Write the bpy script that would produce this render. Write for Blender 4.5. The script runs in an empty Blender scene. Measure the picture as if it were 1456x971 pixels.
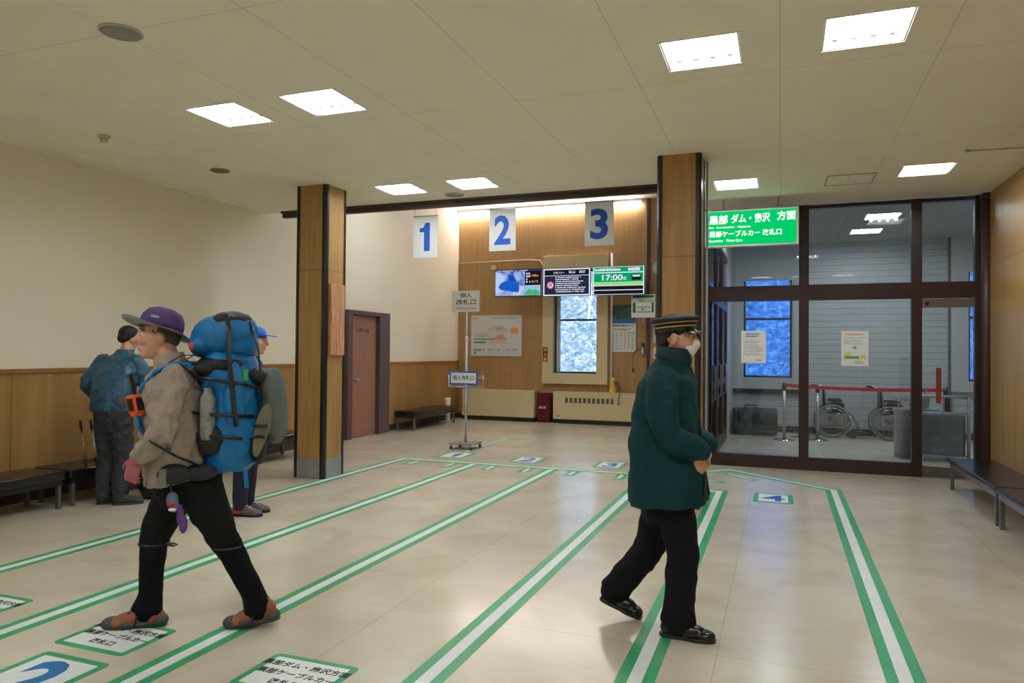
import bpy, bmesh, math, random
from math import sin, cos, pi, radians, atan2, hypot
from mathutils import Vector, Matrix, Quaternion
random.seed(7)
sc = bpy.context.scene
COL = sc.collection
# ------------------------------------------------------------------ camera
F_PX, PITCH, YAW, ROLL = 1026.2, radians(.867), radians(20.466), radians(.492)
fw = Vector((-sin(YAW)*cos(PITCH), cos(YAW)*cos(PITCH), sin(PITCH)))
rt0 = Vector((cos(YAW), sin(YAW), 0)); up0 = rt0.cross(fw)
rt = rt0*cos(ROLL)+up0*sin(ROLL); up = -rt0*sin(ROLL)+up0*cos(ROLL)
cam = bpy.data.cameras.new('camera'); cam.sensor_width = 36; cam.lens = F_PX/1456*36
cam.clip_start = .05; cam.clip_end = 500
co = bpy.data.objects.new('camera', cam); COL.objects.link(co)
co.matrix_world = Matrix(((rt.x, up.x, -fw.x, 0), (rt.y, up.y, -fw.y, 0), (rt.z, up.z, -fw.z, 1.5), (0, 0, 0, 1)))
sc.camera = co
# ------------------------------------------------------------------ world, exposure
w = bpy.data.worlds.new('dusk'); sc.world = w; w.use_nodes = True
bg = w.node_tree.nodes['Background']; bg.inputs[0].default_value = (.36, .54, 1.0, 1); bg.inputs[1].default_value = 10.5
sc.view_settings.view_transform = 'Standard'; sc.view_settings.look = 'None'
sc.view_settings.exposure = 0.0; sc.view_settings.gamma = 1; sc.view_settings.use_curve_mapping = False
sc.cycles.use_denoising = True
sc.cycles.max_bounces = 10; sc.cycles.diffuse_bounces = 8; sc.cycles.glossy_bounces = 5
sc.cycles.transparent_max_bounces = 16; sc.cycles.transmission_bounces = 8
sc.cycles.sample_clamp_indirect = 8; sc.cycles.caustics_reflective = False; sc.cycles.caustics_refractive = False
LIGHT = 34.0      # ceiling fixtures
STRIP = 38.0      # strip lights on the far wall
# ------------------------------------------------------------------ materials
def lin(c):
    r = []
    for v in c:
        v /= 255.0
        r.append(v/12.92 if v <= .04045 else ((v+.055)/1.055)**2.4)
    return (r[0], r[1], r[2], 1)
MATS = {}
def mat(name, rgb=(128, 128, 128), rough=.5, metal=0, emit=0, var=0, vscale=8, bump=0, bscale=60, spec=.5, sheen=0, stretch=None, coat=0):
    if name in MATS: return MATS[name]
    m = bpy.data.materials.new(name); m.use_nodes = True; MATS[name] = m
    nt = m.node_tree; b = nt.nodes['Principled BSDF']
    c = lin(rgb)
    b.inputs['Base Color'].default_value = c; b.inputs['Roughness'].default_value = rough
    b.inputs['Metallic'].default_value = metal; b.inputs['Specular IOR Level'].default_value = spec
    if coat: b.inputs['Coat Weight'].default_value = coat; b.inputs['Coat Roughness'].default_value = .12
    if sheen: b.inputs['Sheen Weight'].default_value = sheen
    if emit:
        b.inputs['Emission Color'].default_value = c; b.inputs['Emission Strength'].default_value = emit
    tc = nt.nodes.new('ShaderNodeTexCoord'); src = tc.outputs['Object']
    if stretch:
        mp = nt.nodes.new('ShaderNodeMapping'); mp.inputs['Scale'].default_value = stretch
        nt.links.new(src, mp.inputs[0]); src = mp.outputs[0]
    n = nt.nodes.new('ShaderNodeTexNoise'); n.inputs['Scale'].default_value = vscale; n.inputs['Detail'].default_value = 5
    nt.links.new(src, n.inputs['Vector'])
    r = nt.nodes.new('ShaderNodeValToRGB')
    v = var if var else .03
    r.color_ramp.elements[0].position = .3; r.color_ramp.elements[1].position = .7
    r.color_ramp.elements[0].color = (c[0]*(1-v), c[1]*(1-v), c[2]*(1-v), 1)
    r.color_ramp.elements[1].color = (min(1, c[0]*(1+v)), min(1, c[1]*(1+v)), min(1, c[2]*(1+v)), 1)
    nt.links.new(n.outputs['Fac'], r.inputs[0]); nt.links.new(r.outputs[0], b.inputs['Base Color'])
    if emit: nt.links.new(r.outputs[0], b.inputs['Emission Color'])
    if bump:
        n2 = nt.nodes.new('ShaderNodeTexNoise'); n2.inputs['Scale'].default_value = bscale; n2.inputs['Detail'].default_value = 4
        nt.links.new(src, n2.inputs['Vector'])
        bp = nt.nodes.new('ShaderNodeBump'); bp.inputs['Strength'].default_value = bump; bp.inputs['Distance'].default_value = .01
        nt.links.new(n2.outputs['Fac'], bp.inputs['Height']); nt.links.new(bp.outputs[0], b.inputs['Normal'])
    return m
def glow(name, rgb, s):
    if name in MATS: return MATS[name]
    m = bpy.data.materials.new(name); m.use_nodes = True; MATS[name] = m
    nt = m.node_tree; nt.nodes.remove(nt.nodes['Principled BSDF'])
    e = nt.nodes.new('ShaderNodeEmission'); e.inputs[0].default_value = lin(rgb); e.inputs[1].default_value = s
    nt.links.new(e.outputs[0], nt.nodes['Material Output'].inputs[0])
    return m
def wood(name, dark, light, rough=.45, sx=26, sz=.9, seams=(), axis='z', seam_dark=.45):
    """veneer panelling: vertical grain; seams = list of (axis, pitch, offset)"""
    if name in MATS: return MATS[name]
    m = bpy.data.materials.new(name); m.use_nodes = True; MATS[name] = m
    nt = m.node_tree; b = nt.nodes['Principled BSDF']; b.inputs['Roughness'].default_value = rough
    tc = nt.nodes.new('ShaderNodeTexCoord'); mp = nt.nodes.new('ShaderNodeMapping')
    mp.inputs['Scale'].default_value = (sx, sx, sz); nt.links.new(tc.outputs['Object'], mp.inputs[0])
    n = nt.nodes.new('ShaderNodeTexNoise'); n.inputs['Scale'].default_value = 1; n.inputs['Detail'].default_value = 8; n.inputs['Roughness'].default_value = .6
    n.inputs['Distortion'].default_value = .6
    nt.links.new(mp.outputs[0], n.inputs['Vector'])
    r = nt.nodes.new('ShaderNodeValToRGB'); r.color_ramp.elements[0].position = .3; r.color_ramp.elements[1].position = .72
    r.color_ramp.elements[0].color = lin(dark); r.color_ramp.elements[1].color = lin(light)
    nt.links.new(n.outputs['Fac'], r.inputs[0])
    out = r.outputs[0]
    for ax, pitch, off in seams:
        sp = nt.nodes.new('ShaderNodeSeparateXYZ'); nt.links.new(tc.outputs['Object'], sp.inputs[0])
        a = nt.nodes.new('ShaderNodeMath'); a.operation = 'ADD'; a.inputs[1].default_value = -off+1000*pitch; nt.links.new(sp.outputs[ax], a.inputs[0])
        q = nt.nodes.new('ShaderNodeMath'); q.operation = 'MODULO'; q.inputs[1].default_value = pitch; nt.links.new(a.outputs[0], q.inputs[0])
        l = nt.nodes.new('ShaderNodeMath'); l.operation = 'LESS_THAN'; l.inputs[1].default_value = .008; nt.links.new(q.outputs[0], l.inputs[0])
        mx = nt.nodes.new('ShaderNodeMixRGB'); mx.blend_type = 'MULTIPLY'; mx.inputs[2].default_value = (seam_dark, seam_dark, seam_dark, 1)
        nt.links.new(l.outputs[0], mx.inputs[0]); nt.links.new(out, mx.inputs[1]); out = mx.outputs[0]
    nt.links.new(out, b.inputs['Base Color'])
    return m
def seamed(name, rgb, rough, seams, dark=.6, var=.04, width=.008, bump=0, vs=2.0):
    m = mat(name, rgb, rough, var=var, vscale=vs, bump=bump, bscale=5)
    nt = m.node_tree; b = nt.nodes['Principled BSDF']; tc = [n for n in nt.nodes if n.type == 'TEX_COORD'][0]
    out = b.inputs['Base Color'].links[0].from_socket
    for ax, pitch, off in seams:
        sp = nt.nodes.new('ShaderNodeSeparateXYZ'); nt.links.new(tc.outputs['Object'], sp.inputs[0])
        a = nt.nodes.new('ShaderNodeMath'); a.operation = 'ADD'; a.inputs[1].default_value = -off+1000*pitch; nt.links.new(sp.outputs[ax], a.inputs[0])
        q = nt.nodes.new('ShaderNodeMath'); q.operation = 'MODULO'; q.inputs[1].default_value = pitch; nt.links.new(a.outputs[0], q.inputs[0])
        l = nt.nodes.new('ShaderNodeMath'); l.operation = 'LESS_THAN'; l.inputs[1].default_value = width; nt.links.new(q.outputs[0], l.inputs[0])
        mx = nt.nodes.new('ShaderNodeMixRGB'); mx.blend_type = 'MULTIPLY'; mx.inputs[2].default_value = (dark, dark, dark, 1)
        nt.links.new(l.outputs[0], mx.inputs[0]); nt.links.new(out, mx.inputs[1]); out = mx.outputs[0]
    nt.links.new(out, b.inputs['Base Color'])
    return m
def glassmat(name, tint=(.93, .96, .96), rough=0.0, ior=1.5):
    m = bpy.data.materials.new(name); m.use_nodes = True; MATS[name] = m
    nt = m.node_tree; nt.nodes.remove(nt.nodes['Principled BSDF'])
    t = nt.nodes.new('ShaderNodeBsdfTransparent'); t.inputs[0].default_value = (*tint, 1)
    g = nt.nodes.new('ShaderNodeBsdfGlossy'); g.inputs['Roughness'].default_value = rough
    f = nt.nodes.new('ShaderNodeFresnel'); f.inputs[0].default_value = ior
    mx = nt.nodes.new('ShaderNodeMixShader')
    nt.links.new(f.outputs[0], mx.inputs[0]); nt.links.new(t.outputs[0], mx.inputs[1]); nt.links.new(g.outputs[0], mx.inputs[2])
    nt.links.new(mx.outputs[0], nt.nodes['Material Output'].inputs[0])
    return m
M_CEIL = seamed('ceiling_paint', (238, 233, 218), .8, [(0, .962, -.016), (1, 1.95, 3.3)], dark=.72, var=.03, width=.006)
M_CREAM = mat('cream_paint', (238, 230, 210), .7, var=.02, vscale=1.5)
M_WHITEW = mat('white_paint', (238, 232, 226), .75, var=.02)
M_HONEY = wood('honey_veneer', (150, 114, 62), (172, 134, 78), .4, sx=7, sz=.5, seams=[(1, 1.18, 6.0)])
M_HONEYR = wood('honey_veneer_right', (160, 122, 66), (190, 152, 92), .3, sx=9, sz=.5, seams=[(2, 2.6, 2.59), (1, 1.8, .5)])
M_BACK = wood('walnut_veneer', (158, 122, 78), (180, 144, 96), .4, sx=30, sz=1.1, seams=[(2, .862, 2.714), (0, .61, -7.1)], seam_dark=.7)
M_PILLAR = wood('pillar_veneer', (146, 110, 60), (176, 138, 84), .4, sx=24, sz=1.2, seams=[(2, 2.5, 2.45)])
M_CEDAR = wood('cedar_board', (150, 92, 62), (214, 160, 122), .6, sx=50, sz=3)
M_BLACK = mat('black_metal', (22, 22, 24), .3, spec=.6)
M_STEEL = mat('steel', (172, 176, 182), .35, metal=.75, var=.12, vscale=4)
M_CHROME = mat('chrome', (190, 192, 196), .15, metal=1)
M_MAROON = mat('maroon_frame', (48, 26, 26), .35)
M_BROWN = mat('brown_trim', (72, 54, 46), .5)
M_PIPE = mat('pipe_paint', (70, 48, 44), .45, var=.1)
M_BEIGE = mat('beige_enamel', (212, 198, 158), .45)
M_WHITE = mat('white_plastic', (235, 235, 232), .5)
M_PAPER = mat('paper', (232, 234, 232), .7)
M_INK = mat('black_ink', (24, 24, 28), .7)
M_BLUE = mat('blue_ink', (0, 78, 180), .6)
M_GREENT = mat('green_tape', (52, 160, 108), .4, var=.12, vscale=3)
M_WHITET = mat('white_tape', (226, 232, 230), .4, var=.04, vscale=6)
M_VINYL = mat('black_vinyl', (26, 24, 26), .22, spec=.6, bump=.15, bscale=14)
M_RED = mat('red_enamel', (140, 18, 28), .35)
M_REDB = mat('red_belt', (206, 36, 56), .6)
M_SIDING = seamed('grey_siding', (182, 186, 186), .45, [(2, .118, .02)], dark=.55, var=.03, width=.01)
M_LGREY = mat('light_grey_panel', (184, 188, 188), .5)
M_LAMP = glow('lamp_glow', (242, 249, 255), LIGHT)
M_TUBE = glow('tube_glow', (242, 249, 255), LIGHT*1.25)
M_STRIP = glow('strip_glow', (255, 248, 242), STRIP)
M_GLASS = glassmat('clear_glass')
M_GLASSB = glassmat('blue_film_glass', (.36, .60, .92), .0)
M_SKIN = mat('skin', (206, 156, 130), .55, var=.05)
M_HAIR = mat('dark_hair', (26, 20, 18), .6, bump=.4, bscale=180)
M_FLOOR = None
def floor_mat():
    m = mat('vinyl_floor', (210, 201, 182), .3, var=.0, vscale=1.3, spec=.5)
    nt = m.node_tree; b = nt.nodes['Principled BSDF']; tc = [n for n in nt.nodes if n.type == 'TEX_COORD'][0]
    out = b.inputs['Base Color'].links[0].from_socket
    # worn mottling with its own shapes
    n = nt.nodes.new('ShaderNodeTexNoise'); n.inputs['Scale'].default_value = 1.7; n.inputs['Detail'].default_value = 8; n.inputs['Distortion'].default_value = .8
    nt.links.new(tc.outputs['Object'], n.inputs['Vector'])
    r = nt.nodes.new('ShaderNodeValToRGB'); r.color_ramp.elements[0].position = .32; r.color_ramp.elements[0].color = (.86, .845, .82, 1); r.color_ramp.elements[1].position = .62; r.color_ramp.elements[1].color = (1, 1, 1, 1)
    nt.links.new(n.outputs['Fac'], r.inputs[0])
    mx = nt.nodes.new('ShaderNodeMixRGB'); mx.blend_type = 'MULTIPLY'; mx.inputs[0].default_value = 1
    nt.links.new(out, mx.inputs[1]); nt.links.new(r.outputs[0], mx.inputs[2]); out = mx.outputs[0]
    for ax, pitch, off, wd in [(0, 1.82, -.3, .004), (1, 9.1, 3.75, .004)]:
        sp = nt.nodes.new('ShaderNodeSeparateXYZ'); nt.links.new(tc.outputs['Object'], sp.inputs[0])
        a = nt.nodes.new('ShaderNodeMath'); a.operation = 'ADD'; a.inputs[1].default_value = -off+1000*pitch; nt.links.new(sp.outputs[ax], a.inputs[0])
        q = nt.nodes.new('ShaderNodeMath'); q.operation = 'MODULO'; q.inputs[1].default_value = pitch; nt.links.new(a.outputs[0], q.inputs[0])
        l = nt.nodes.new('ShaderNodeMath'); l.operation = 'LESS_THAN'; l.inputs[1].default_value = wd; nt.links.new(q.outputs[0], l.inputs[0])
        mx = nt.nodes.new('ShaderNodeMixRGB'); mx.blend_type = 'MULTIPLY'; mx.inputs[2].default_value = (.7, .7, .7, 1)
        nt.links.new(l.outputs[0], mx.inputs[0]); nt.links.new(out, mx.inputs[1]); out = mx.outputs[0]
    nt.links.new(out, b.inputs['Base Color'])
    n2 = nt.nodes.new('ShaderNodeTexNoise'); n2.inputs['Scale'].default_value = 5; n2.inputs['Detail'].default_value = 6
    nt.links.new(tc.outputs['Object'], n2.inputs['Vector'])
    b.inputs['Roughness'].default_value = .20; b.inputs['Specular IOR Level'].default_value = .8
    bp = nt.nodes.new('ShaderNodeBump'); bp.inputs['Strength'].default_value = .12; bp.inputs['Distance'].default_value = .01
    nt.links.new(n2.outputs['Fac'], bp.inputs['Height']); nt.links.new(bp.outputs[0], b.inputs['Normal'])
    return m
M_FLOOR = floor_mat()
# ------------------------------------------------------------------ mesh helpers
def link(name, me, m, parent=None, smooth=None):
    o = bpy.data.objects.new(name, me); COL.objects.link(o)
    if m is not None:
        me.materials.clear()
        me.materials.append(m)
    if parent is not None: o.parent = parent
    return o
class MB:
    def __init__(s): s.bm = bmesh.new()
    def box(s, x0, x1, y0, y1, z0, z1, mtx=None):
        vs = [s.bm.verts.new((x, y, z)) for x in (x0, x1) for y in (y0, y1) for z in (z0, z1)]
        for f in ((0, 1, 3, 2), (4, 6, 7, 5), (0, 4, 5, 1), (2, 3, 7, 6), (0, 2, 6, 4), (1, 5, 7, 3)):
            s.bm.faces.new([vs[i] for i in f])
        if mtx is not None:
            for v in vs: v.co = mtx @ v.co
        return s
    def cyl(s, p0, p1, r0, r1=None, seg=20, caps=True):
        r1 = r0 if r1 is None else r1
        return s.tube([p0, p1], [r0, r1], seg, caps)
    def tube(s, pts, rad, seg=12, caps=True, flat=None, side=None, smooth=True, closed=False):
        pts = [Vector(p) for p in pts]; n = len(pts)
        if not hasattr(rad, '__len__'): rad = [rad]*n
        rings = []; prev = Vector(side) if side else None
        for i, p in enumerate(pts):
            if closed: t = pts[(i+1) % n]-pts[i-1]
            else: t = (pts[min(i+1, n-1)]-pts[max(i-1, 0)])
            t = t.normalized() if t.length else Vector((0, 0, 1))
            if prev is None:
                prev = Vector((0, 0, 1)) if abs(t.z) < .9 else Vector((1, 0, 0))
            a = (prev-t*prev.dot(t))
            a = a.normalized() if a.length > 1e-6 else t.orthogonal().normalized()
            if not side: prev = a
            b = t.cross(a)
            r = rad[i]; ra, rb = (r if hasattr(r, '__len__') else (r, r))
            rings.append([s.bm.verts.new(p+a*ra*cos(2*pi*k/seg)+b*rb*sin(2*pi*k/seg)) for k in range(seg)])
        for i in range(n-1+(1 if closed else 0)):
            A, B = rings[i], rings[(i+1) % n]
            for k in range(seg):
                f = s.bm.faces.new((A[k], A[(k+1) % seg], B[(k+1) % seg], B[k])); f.smooth = smooth
        if caps and not closed:
            s.bm.faces.new(rings[0][::-1]); s.bm.faces.new(rings[-1])
        return s
    def lathe(s, prof, c=(0, 0, 0), seg=32, mtx=None):
        rings = []; c = Vector(c); allv = []
        for r, z in prof:
            rings.append([s.bm.verts.new(c+Vector((max(r, 1e-4)*cos(2*pi*k/seg), max(r, 1e-4)*sin(2*pi*k/seg), z))) for k in range(seg)])
            allv += rings[-1]
        for A, B in zip(rings, rings[1:]):
            for k in range(seg):
                f = s.bm.faces.new((A[k], A[(k+1) % seg], B[(k+1) % seg], B[k])); f.smooth = True
        s.bm.faces.new(rings[0][::-1]); s.bm.faces.new(rings[-1])
        if mtx is not None:
            for v in allv: v.co = mtx @ v.co
        return s
    def ell(s, c, r, mtx=None, seg=20, rings=12):
        m = Matrix.Translation(Vector(c)) @ (mtx if mtx is not None else Matrix.Identity(4)) @ Matrix.Diagonal((*r, 1))
        res = bmesh.ops.create_uvsphere(s.bm, u_segments=seg, v_segments=rings, radius=1, matrix=m)
        for v in res['verts']:
            for f in v.link_faces: f.smooth = True
        return s
    def prism(s, poly, z0, z1, mtx=None):
        a = [s.bm.verts.new((x, y, z0)) for x, y in poly]; b = [s.bm.verts.new((x, y, z1)) for x, y in poly]
        s.bm.faces.new(a[::-1]); s.bm.faces.new(b); n = len(poly)
        for i in range(n): s.bm.faces.new((a[i], a[(i+1) % n], b[(i+1) % n], b[i]))
        if mtx is not None:
            for v in a+b: v.co = mtx @ v.co
        return s
    def mesh(s, name):
        bmesh.ops.recalc_face_normals(s.bm, faces=s.bm.faces)
        me = bpy.data.meshes.new(name); s.bm.to_mesh(me); s.bm.free(); return me
    def build(s, name, m, parent=None, bevel=0, seg=2):
        o = link(name, s.mesh(name), m, parent)
        if bevel:
            md = o.modifiers.new('bevel', 'BEVEL'); md.width = bevel; md.segments = seg; md.limit_method = 'ANGLE'; md.angle_limit = radians(40)
        return o
def tag(o, label=None, cat=None, group=None, kind=None):
    if label: o['label'] = label
    if cat: o['category'] = cat
    if group: o['group'] = group
    if kind: o['kind'] = kind
    return o
def thing(name, label, cat, loc=(0, 0, 0), rotz=0, group=None):
    o = bpy.data.objects.new(name, None); COL.objects.link(o); o.empty_display_size = .1
    o.location = loc; o.rotation_euler = (0, 0, rotz)
    return tag(o, label, cat, group)
def struct(name, mb, m, bevel=0): return tag(mb.build(name, m, None, bevel), kind='structure')
def copy_tree(o, parent=None):
    c = o.copy(); COL.objects.link(c); c.parent = parent
    for ch in list(o.children): copy_tree(ch, c)
    return c
def rrect(x0, x1, y0, y1, r, n=5):
    out = []
    for cx, cy, a0 in ((x1-r, y1-r, 0), (x0+r, y1-r, 90), (x0+r, y0+r, 180), (x1-r, y0+r, 270)):
        for k in range(n+1):
            a = radians(a0+90*k/n); out.append((cx+r*cos(a), cy+r*sin(a)))
    return out
WALL = Matrix(((1, 0, 0, 0), (0, 0, -1, 0), (0, 1, 0, 0), (0, 0, 0, 1)))   # text plane facing -Y: x->X, y->Z
def text(name, body, loc, size, m, parent=None, basis=WALL, width=None, height=None, bold=.0, align='CENTER', depth=.0015, line=1.0):
    cu = bpy.data.curves.new('lettering', 'FONT'); cu.body = body; cu.size = size; cu.align_x = align; cu.align_y = 'CENTER'
    cu.offset = bold*size; cu.extrude = depth/2; cu.space_line = line; cu.resolution_u = 3
    t = bpy.data.objects.new('lettering', cu); COL.objects.link(t)
    me = bpy.data.meshes.new_from_object(t.evaluated_get(bpy.context.evaluated_depsgraph_get()))
    bpy.data.objects.remove(t); bpy.data.curves.remove(cu)
    if len(me.vertices):
        xs = [v.co.x for v in me.vertices]; ys = [v.co.y for v in me.vertices]
        sx = width/(max(xs)-min(xs)) if width else 1; sy = height/(max(ys)-min(ys)) if height else (sx if width else 1)
        if height and not width: sx = sy
        cx, cy = (max(xs)+min(xs))/2, (max(ys)+min(ys))/2
        if align == 'LEFT': cx = min(xs)
        for v in me.vertices: v.co = Vector(((v.co.x-cx)*sx, (v.co.y-cy)*sy, v.co.z))
        me.transform(Matrix.Translation(Vector(loc)) @ basis)
    return link(name, me, m, parent)
def numeral(name, n, loc, h, m, parent, basis, w=None, bold=.02, depth=.0015):
    if n != '1': return text(name, n, loc, h*1.1, m, parent, basis, height=h, width=w, bold=bold, depth=depth)
    return MB().prism([(-.02*h/.4+.0, -h/2), (.07*h/.4, -h/2), (.07*h/.4, h/2), (0, h/2), (-.03*h/.4, .135*h/.4), (-.09*h/.4, .125*h/.4), (-.09*h/.4, .07*h/.4), (-.02*h/.4, .07*h/.4)][::1], -depth/2, depth/2, Matrix.Translation(loc) @ basis).build(name, m, parent)
def scribble(mb, x0, x1, z0, z1, rows, y, fill=.55, gl=1.0, seed=1, gap=.12, depth=.0012):
    """rows of small unreadable printed marks on a wall-facing sheet (facing -Y)"""
    rnd = random.Random(seed); rh = (z1-z0)/rows
    for r in range(rows):
        zt = z1-r*rh; h = rh*fill; x = x0; end = x0+(x1-x0)*(rnd.uniform(.7, 1))
        while x < end:
            wd = h*gl*rnd.uniform(.6, 1.1)
            if rnd.random() > gap: mb.box(x, min(x+wd*.8, x1), y-depth, y, zt-h, zt-h*rnd.uniform(0, .25))
            x += wd
    return mb
# ------------------------------------------------------------------ room shell
XL, XR, CZ, YB = -6.95, 2.33, 3.46, 15.08
YP = 10.15         # glass partition
HZ = 4.74          # ceiling of the high part
struct('floor', MB().box(-7.2, 4.6, -4.2, 15.4, -.1, 0), M_FLOOR)
# fixtures (centre x, y)
FIX = [(-4.31, 4.79), (-3.39, 4.79), (-.49, 4.80), (.475, 4.79), (-4.31, 7.68), (-3.37, 7.68), (-.49, 8.67), (1.42, 8.61),
       (-4.31, 1.0), (-3.37, 1.0), (-.49, 1.0), (.47, 1.0), (-3.37, -2.2), (-.49, -2.2), (1.42, 1.0)]  # these unseen rows are added out of view to light the hall
S = .24
def holed(rects, x0, x1, y0, y1, z):
    bm = bmesh.new()
    xs = sorted({x0, x1, *[r[0] for r in rects], *[r[1] for r in rects]}); ys = sorted({y0, y1, *[r[2] for r in rects], *[r[3] for r in rects]})
    xs = [x for x in xs if x0 <= x <= x1]; ys = [y for y in ys if y0 <= y <= y1]
    V = {}
    def v(x, y):
        if (x, y) not in V: V[(x, y)] = bm.verts.new((x, y, z))
        return V[(x, y)]
    for a, b in zip(xs, xs[1:]):
        for c, d in zip(ys, ys[1:]):
            mx, my = (a+b)/2, (c+d)/2
            if any(r[0] < mx < r[1] and r[2] < my < r[3] for r in rects): continue
            bm.faces.new((v(a, c), v(a, d), v(b, d), v(b, c)))
    me = bpy.data.meshes.new('ceiling'); bm.to_mesh(me); bm.free(); return me
rects = [(x-S, x+S, y-S, y+S) for x, y in FIX]+[(XL, -.97, 8.45, 10.15)]
tag(link('ceiling', holed(rects, XL, XR, -4.2, YP, CZ), M_CEIL), kind='structure')
struct('ceiling_high', MB().box(XL-.2, -.93, 8.40, 15.3, HZ, HZ+.1), M_WHITEW)
struct('ceiling_glass_room', MB().box(-.93, 4.5, YP+.06, 15.3, 3.79, 3.89), mat('grey_ceiling', (150, 154, 152), .7))
grects = [(x-S, x+S, y-S, y+S) for x, y in ((1.36, 13.75), (1.45, 12.35), (-.1, 12.35), (3.3, 12.35))]
tag(link('ceiling_glass_room_panel', holed(grects, -.93, 4.5, YP+.06, 15.2, 3.64), seamed('grey_panel', (176, 180, 176), .7, [(0, .962, -.016)], dark=.5)), kind='structure')
struct('wall_fascia', MB().box(XL, -.93, 8.38, 8.45, CZ+.001, HZ).box(-.97, -.90, 8.45, 10.15, CZ+.001, HZ), M_WHITEW)
struct('trim_1', MB().box(-6.62, -.96, 8.40, 8.47, 3.375, CZ).box(-6.62, -.96, 8.36, 8.52, 3.43, CZ+.005), M_BROWN)
struct('wall_left', MB().box(XL-.2, XL, -4.2, 15.3, 0, HZ), M_CREAM)
struct('trim_2', MB().box(XL, XL+.02, -4.2, 10.42, 0, 1.25), M_HONEY)
struct('trim_3', MB().box(XL, XL+.02, 11.80, YB, 0, 1.25), M_HONEY)
struct('trim_4', MB().box(XL, XL+.035, -4.2, 10.42, 1.25, 1.30), wood('rail_wood', (140, 92, 44), (160, 112, 60), .4), .004)
struct('trim_5', MB().box(XL, XL+.035, 11.80, YB, 1.25, 1.30), MATS['rail_wood'], .004)
struct('baseboard_left', MB().box(XL+.02, XL+.032, -4.2, 10.42, 0, .12).box(XL+.02, XL+.032, 11.80, YB, 0, .12), M_BROWN)
# back wall with window hole
WX0, WX1, WZ0, WZ1 = -4.64, -3.68, 1.06, 3.30
struct('wall_back', MB().box(XL-.2, WX0, YB, YB+.2, 0, HZ).box(WX1, -.9, YB, YB+.2, 0, HZ).box(WX0, WX1, YB, YB+.2, 0, WZ0).box(WX0, WX1, YB, YB+.2, WZ1, HZ), M_BACK)
struct('baseboard_back', MB().box(XL, -.97, YB-.012, YB, 0, .10), M_BROWN)
struct('trim_6', MB().box(-2.63, -2.57, YB-.05, YB, 0, HZ), mat('plum_trim', (66, 52, 58), .5))
struct('wall_right', MB().box(XR, XR+.2, -4.2, YP+.05, 0, CZ+.1), M_HONEYR)
struct('wall_behind', MB().box(XL-.2, XR+.2, -4.4, -4.2, 0, CZ+.1), M_CREAM)
struct('baseboard_right', MB().box(XR-.012, XR, -4.2, YP-.1, 0, .1), M_BROWN)
# glass room shell
struct('wall_glass_room_back', MB().box(-.93, -.70, 15.0, 15.2, 0, 3.66).box(.19, 3.15, 15.0, 15.2, 0, 3.66).box(-.70, .19, 15.0, 15.2, 0, 1.05)
       .box(-.70, .19, 15.0, 15.2, 3.34, 3.66).box(3.15, 4.05, 15.0, 15.2, 0, 1.05).box(3.15, 4.05, 15.0, 15.2, 3.3, 3.66).box(4.05, 4.5, 15.0, 15.2, 0, 3.66), M_SIDING)
struct('wall_glass_room_right', MB().box(4.3, 4.5, YP, 15.2, 0, 3.66), M_LGREY)
struct('wall_glass_room_front', MB().box(XR, 4.5, YP, YP+.1, 0, 3.66), M_LGREY)
struct('trim_7', MB().box(-.90, .35, 14.94, 15.0, 2.95, 3.64).box(-.90, -.72, 14.94, 15.0, .83, 2.95).box(.21, .40, 14.94, 15.0, .83, 2.95).box(-.72, .21, 14.94, 15.0, .83, 1.03), M_LGREY)
struct('trim_8', MB().box(-.90, .40, 14.93, 14.99, .75, .83), mat('dark_rail', (52, 56, 58), .5))
struct('trim_9', MB().box(2.86, 3.13, 14.90, 15.0, 1.04, 3.02).box(2.86, 4.3, 14.88, 15.0, .86, 1.04).box(2.86, 4.3, 14.90, 15.0, 3.02, 3.64), M_LGREY, .003)
struct('trim_10', MB().box(-.9, 4.3, 14.97, 15.0, 0, .12), MATS['dark_rail'])
struct('trim_11', MB().box(2.83, 2.865, 14.92, 15.0, 0, 3.64), mat('edge_grey', (90, 96, 100), .5))
# side wall between high part and glass room : dark glazed doors, then grey wall
struct('wall_glass_room_left', MB().box(-.97, -.90, 13.4, 15.08, 0, HZ).box(-.97, -.90, YP, 13.4, 3.2, HZ), M_LGREY)
def door_leaf(idx, y0, y1):
    fr = MB().box(-.96, -.90, y0, y0+.09, 0, 2.35).box(-.96, -.90, y1-.09, y1, 0, 2.35).box(-.96, -.90, y0+.09, y1-.09, 0, .22).box(-.96, -.90, y0+.09, y1-.09, 2.24, 2.35).box(-.96, -.90, y0+.09, y1-.09, 1.0, 1.1)
    o = struct('door_%d' % idx, fr, mat('dark_plum_frame', (40, 36, 44), .35), .003)
    MB().box(-.935, -.925, y0+.09, y1-.09, .22, 1.0).box(-.935, -.925, y0+.09, y1-.09, 1.1, 2.24).build('glass_pane', M_GLASSB, o)
    MB().tube([(-.90, y0+.14, .85), (-.86, y0+.14, .87), (-.86, y0+.14, 1.33), (-.90, y0+.14, 1.35)], .012).build('door_handle', M_STEEL, o)
for i, (a, b) in enumerate([(10.28, 11.26), (11.30, 12.32), (12.36, 13.36)]): door_leaf(2+i, a, b)
struct('window_3', MB().box(-.97, -.9, YP+.06, 13.4, 2.36, 2.44).box(-.97, -.9, YP+.06, 13.4, 3.12, 3.2).box(-.97, -.9, 11.24, 11.32, 2.44, 3.12).box(-.97, -.9, 12.3, 12.38, 2.44, 3.12), MATS['dark_plum_frame'])
MB().box(-.94, -.93, YP+.06, 13.4, 2.44, 3.12).build('glass_pane', M_GLASSB, bpy.data.objects['window_3'])
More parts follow.
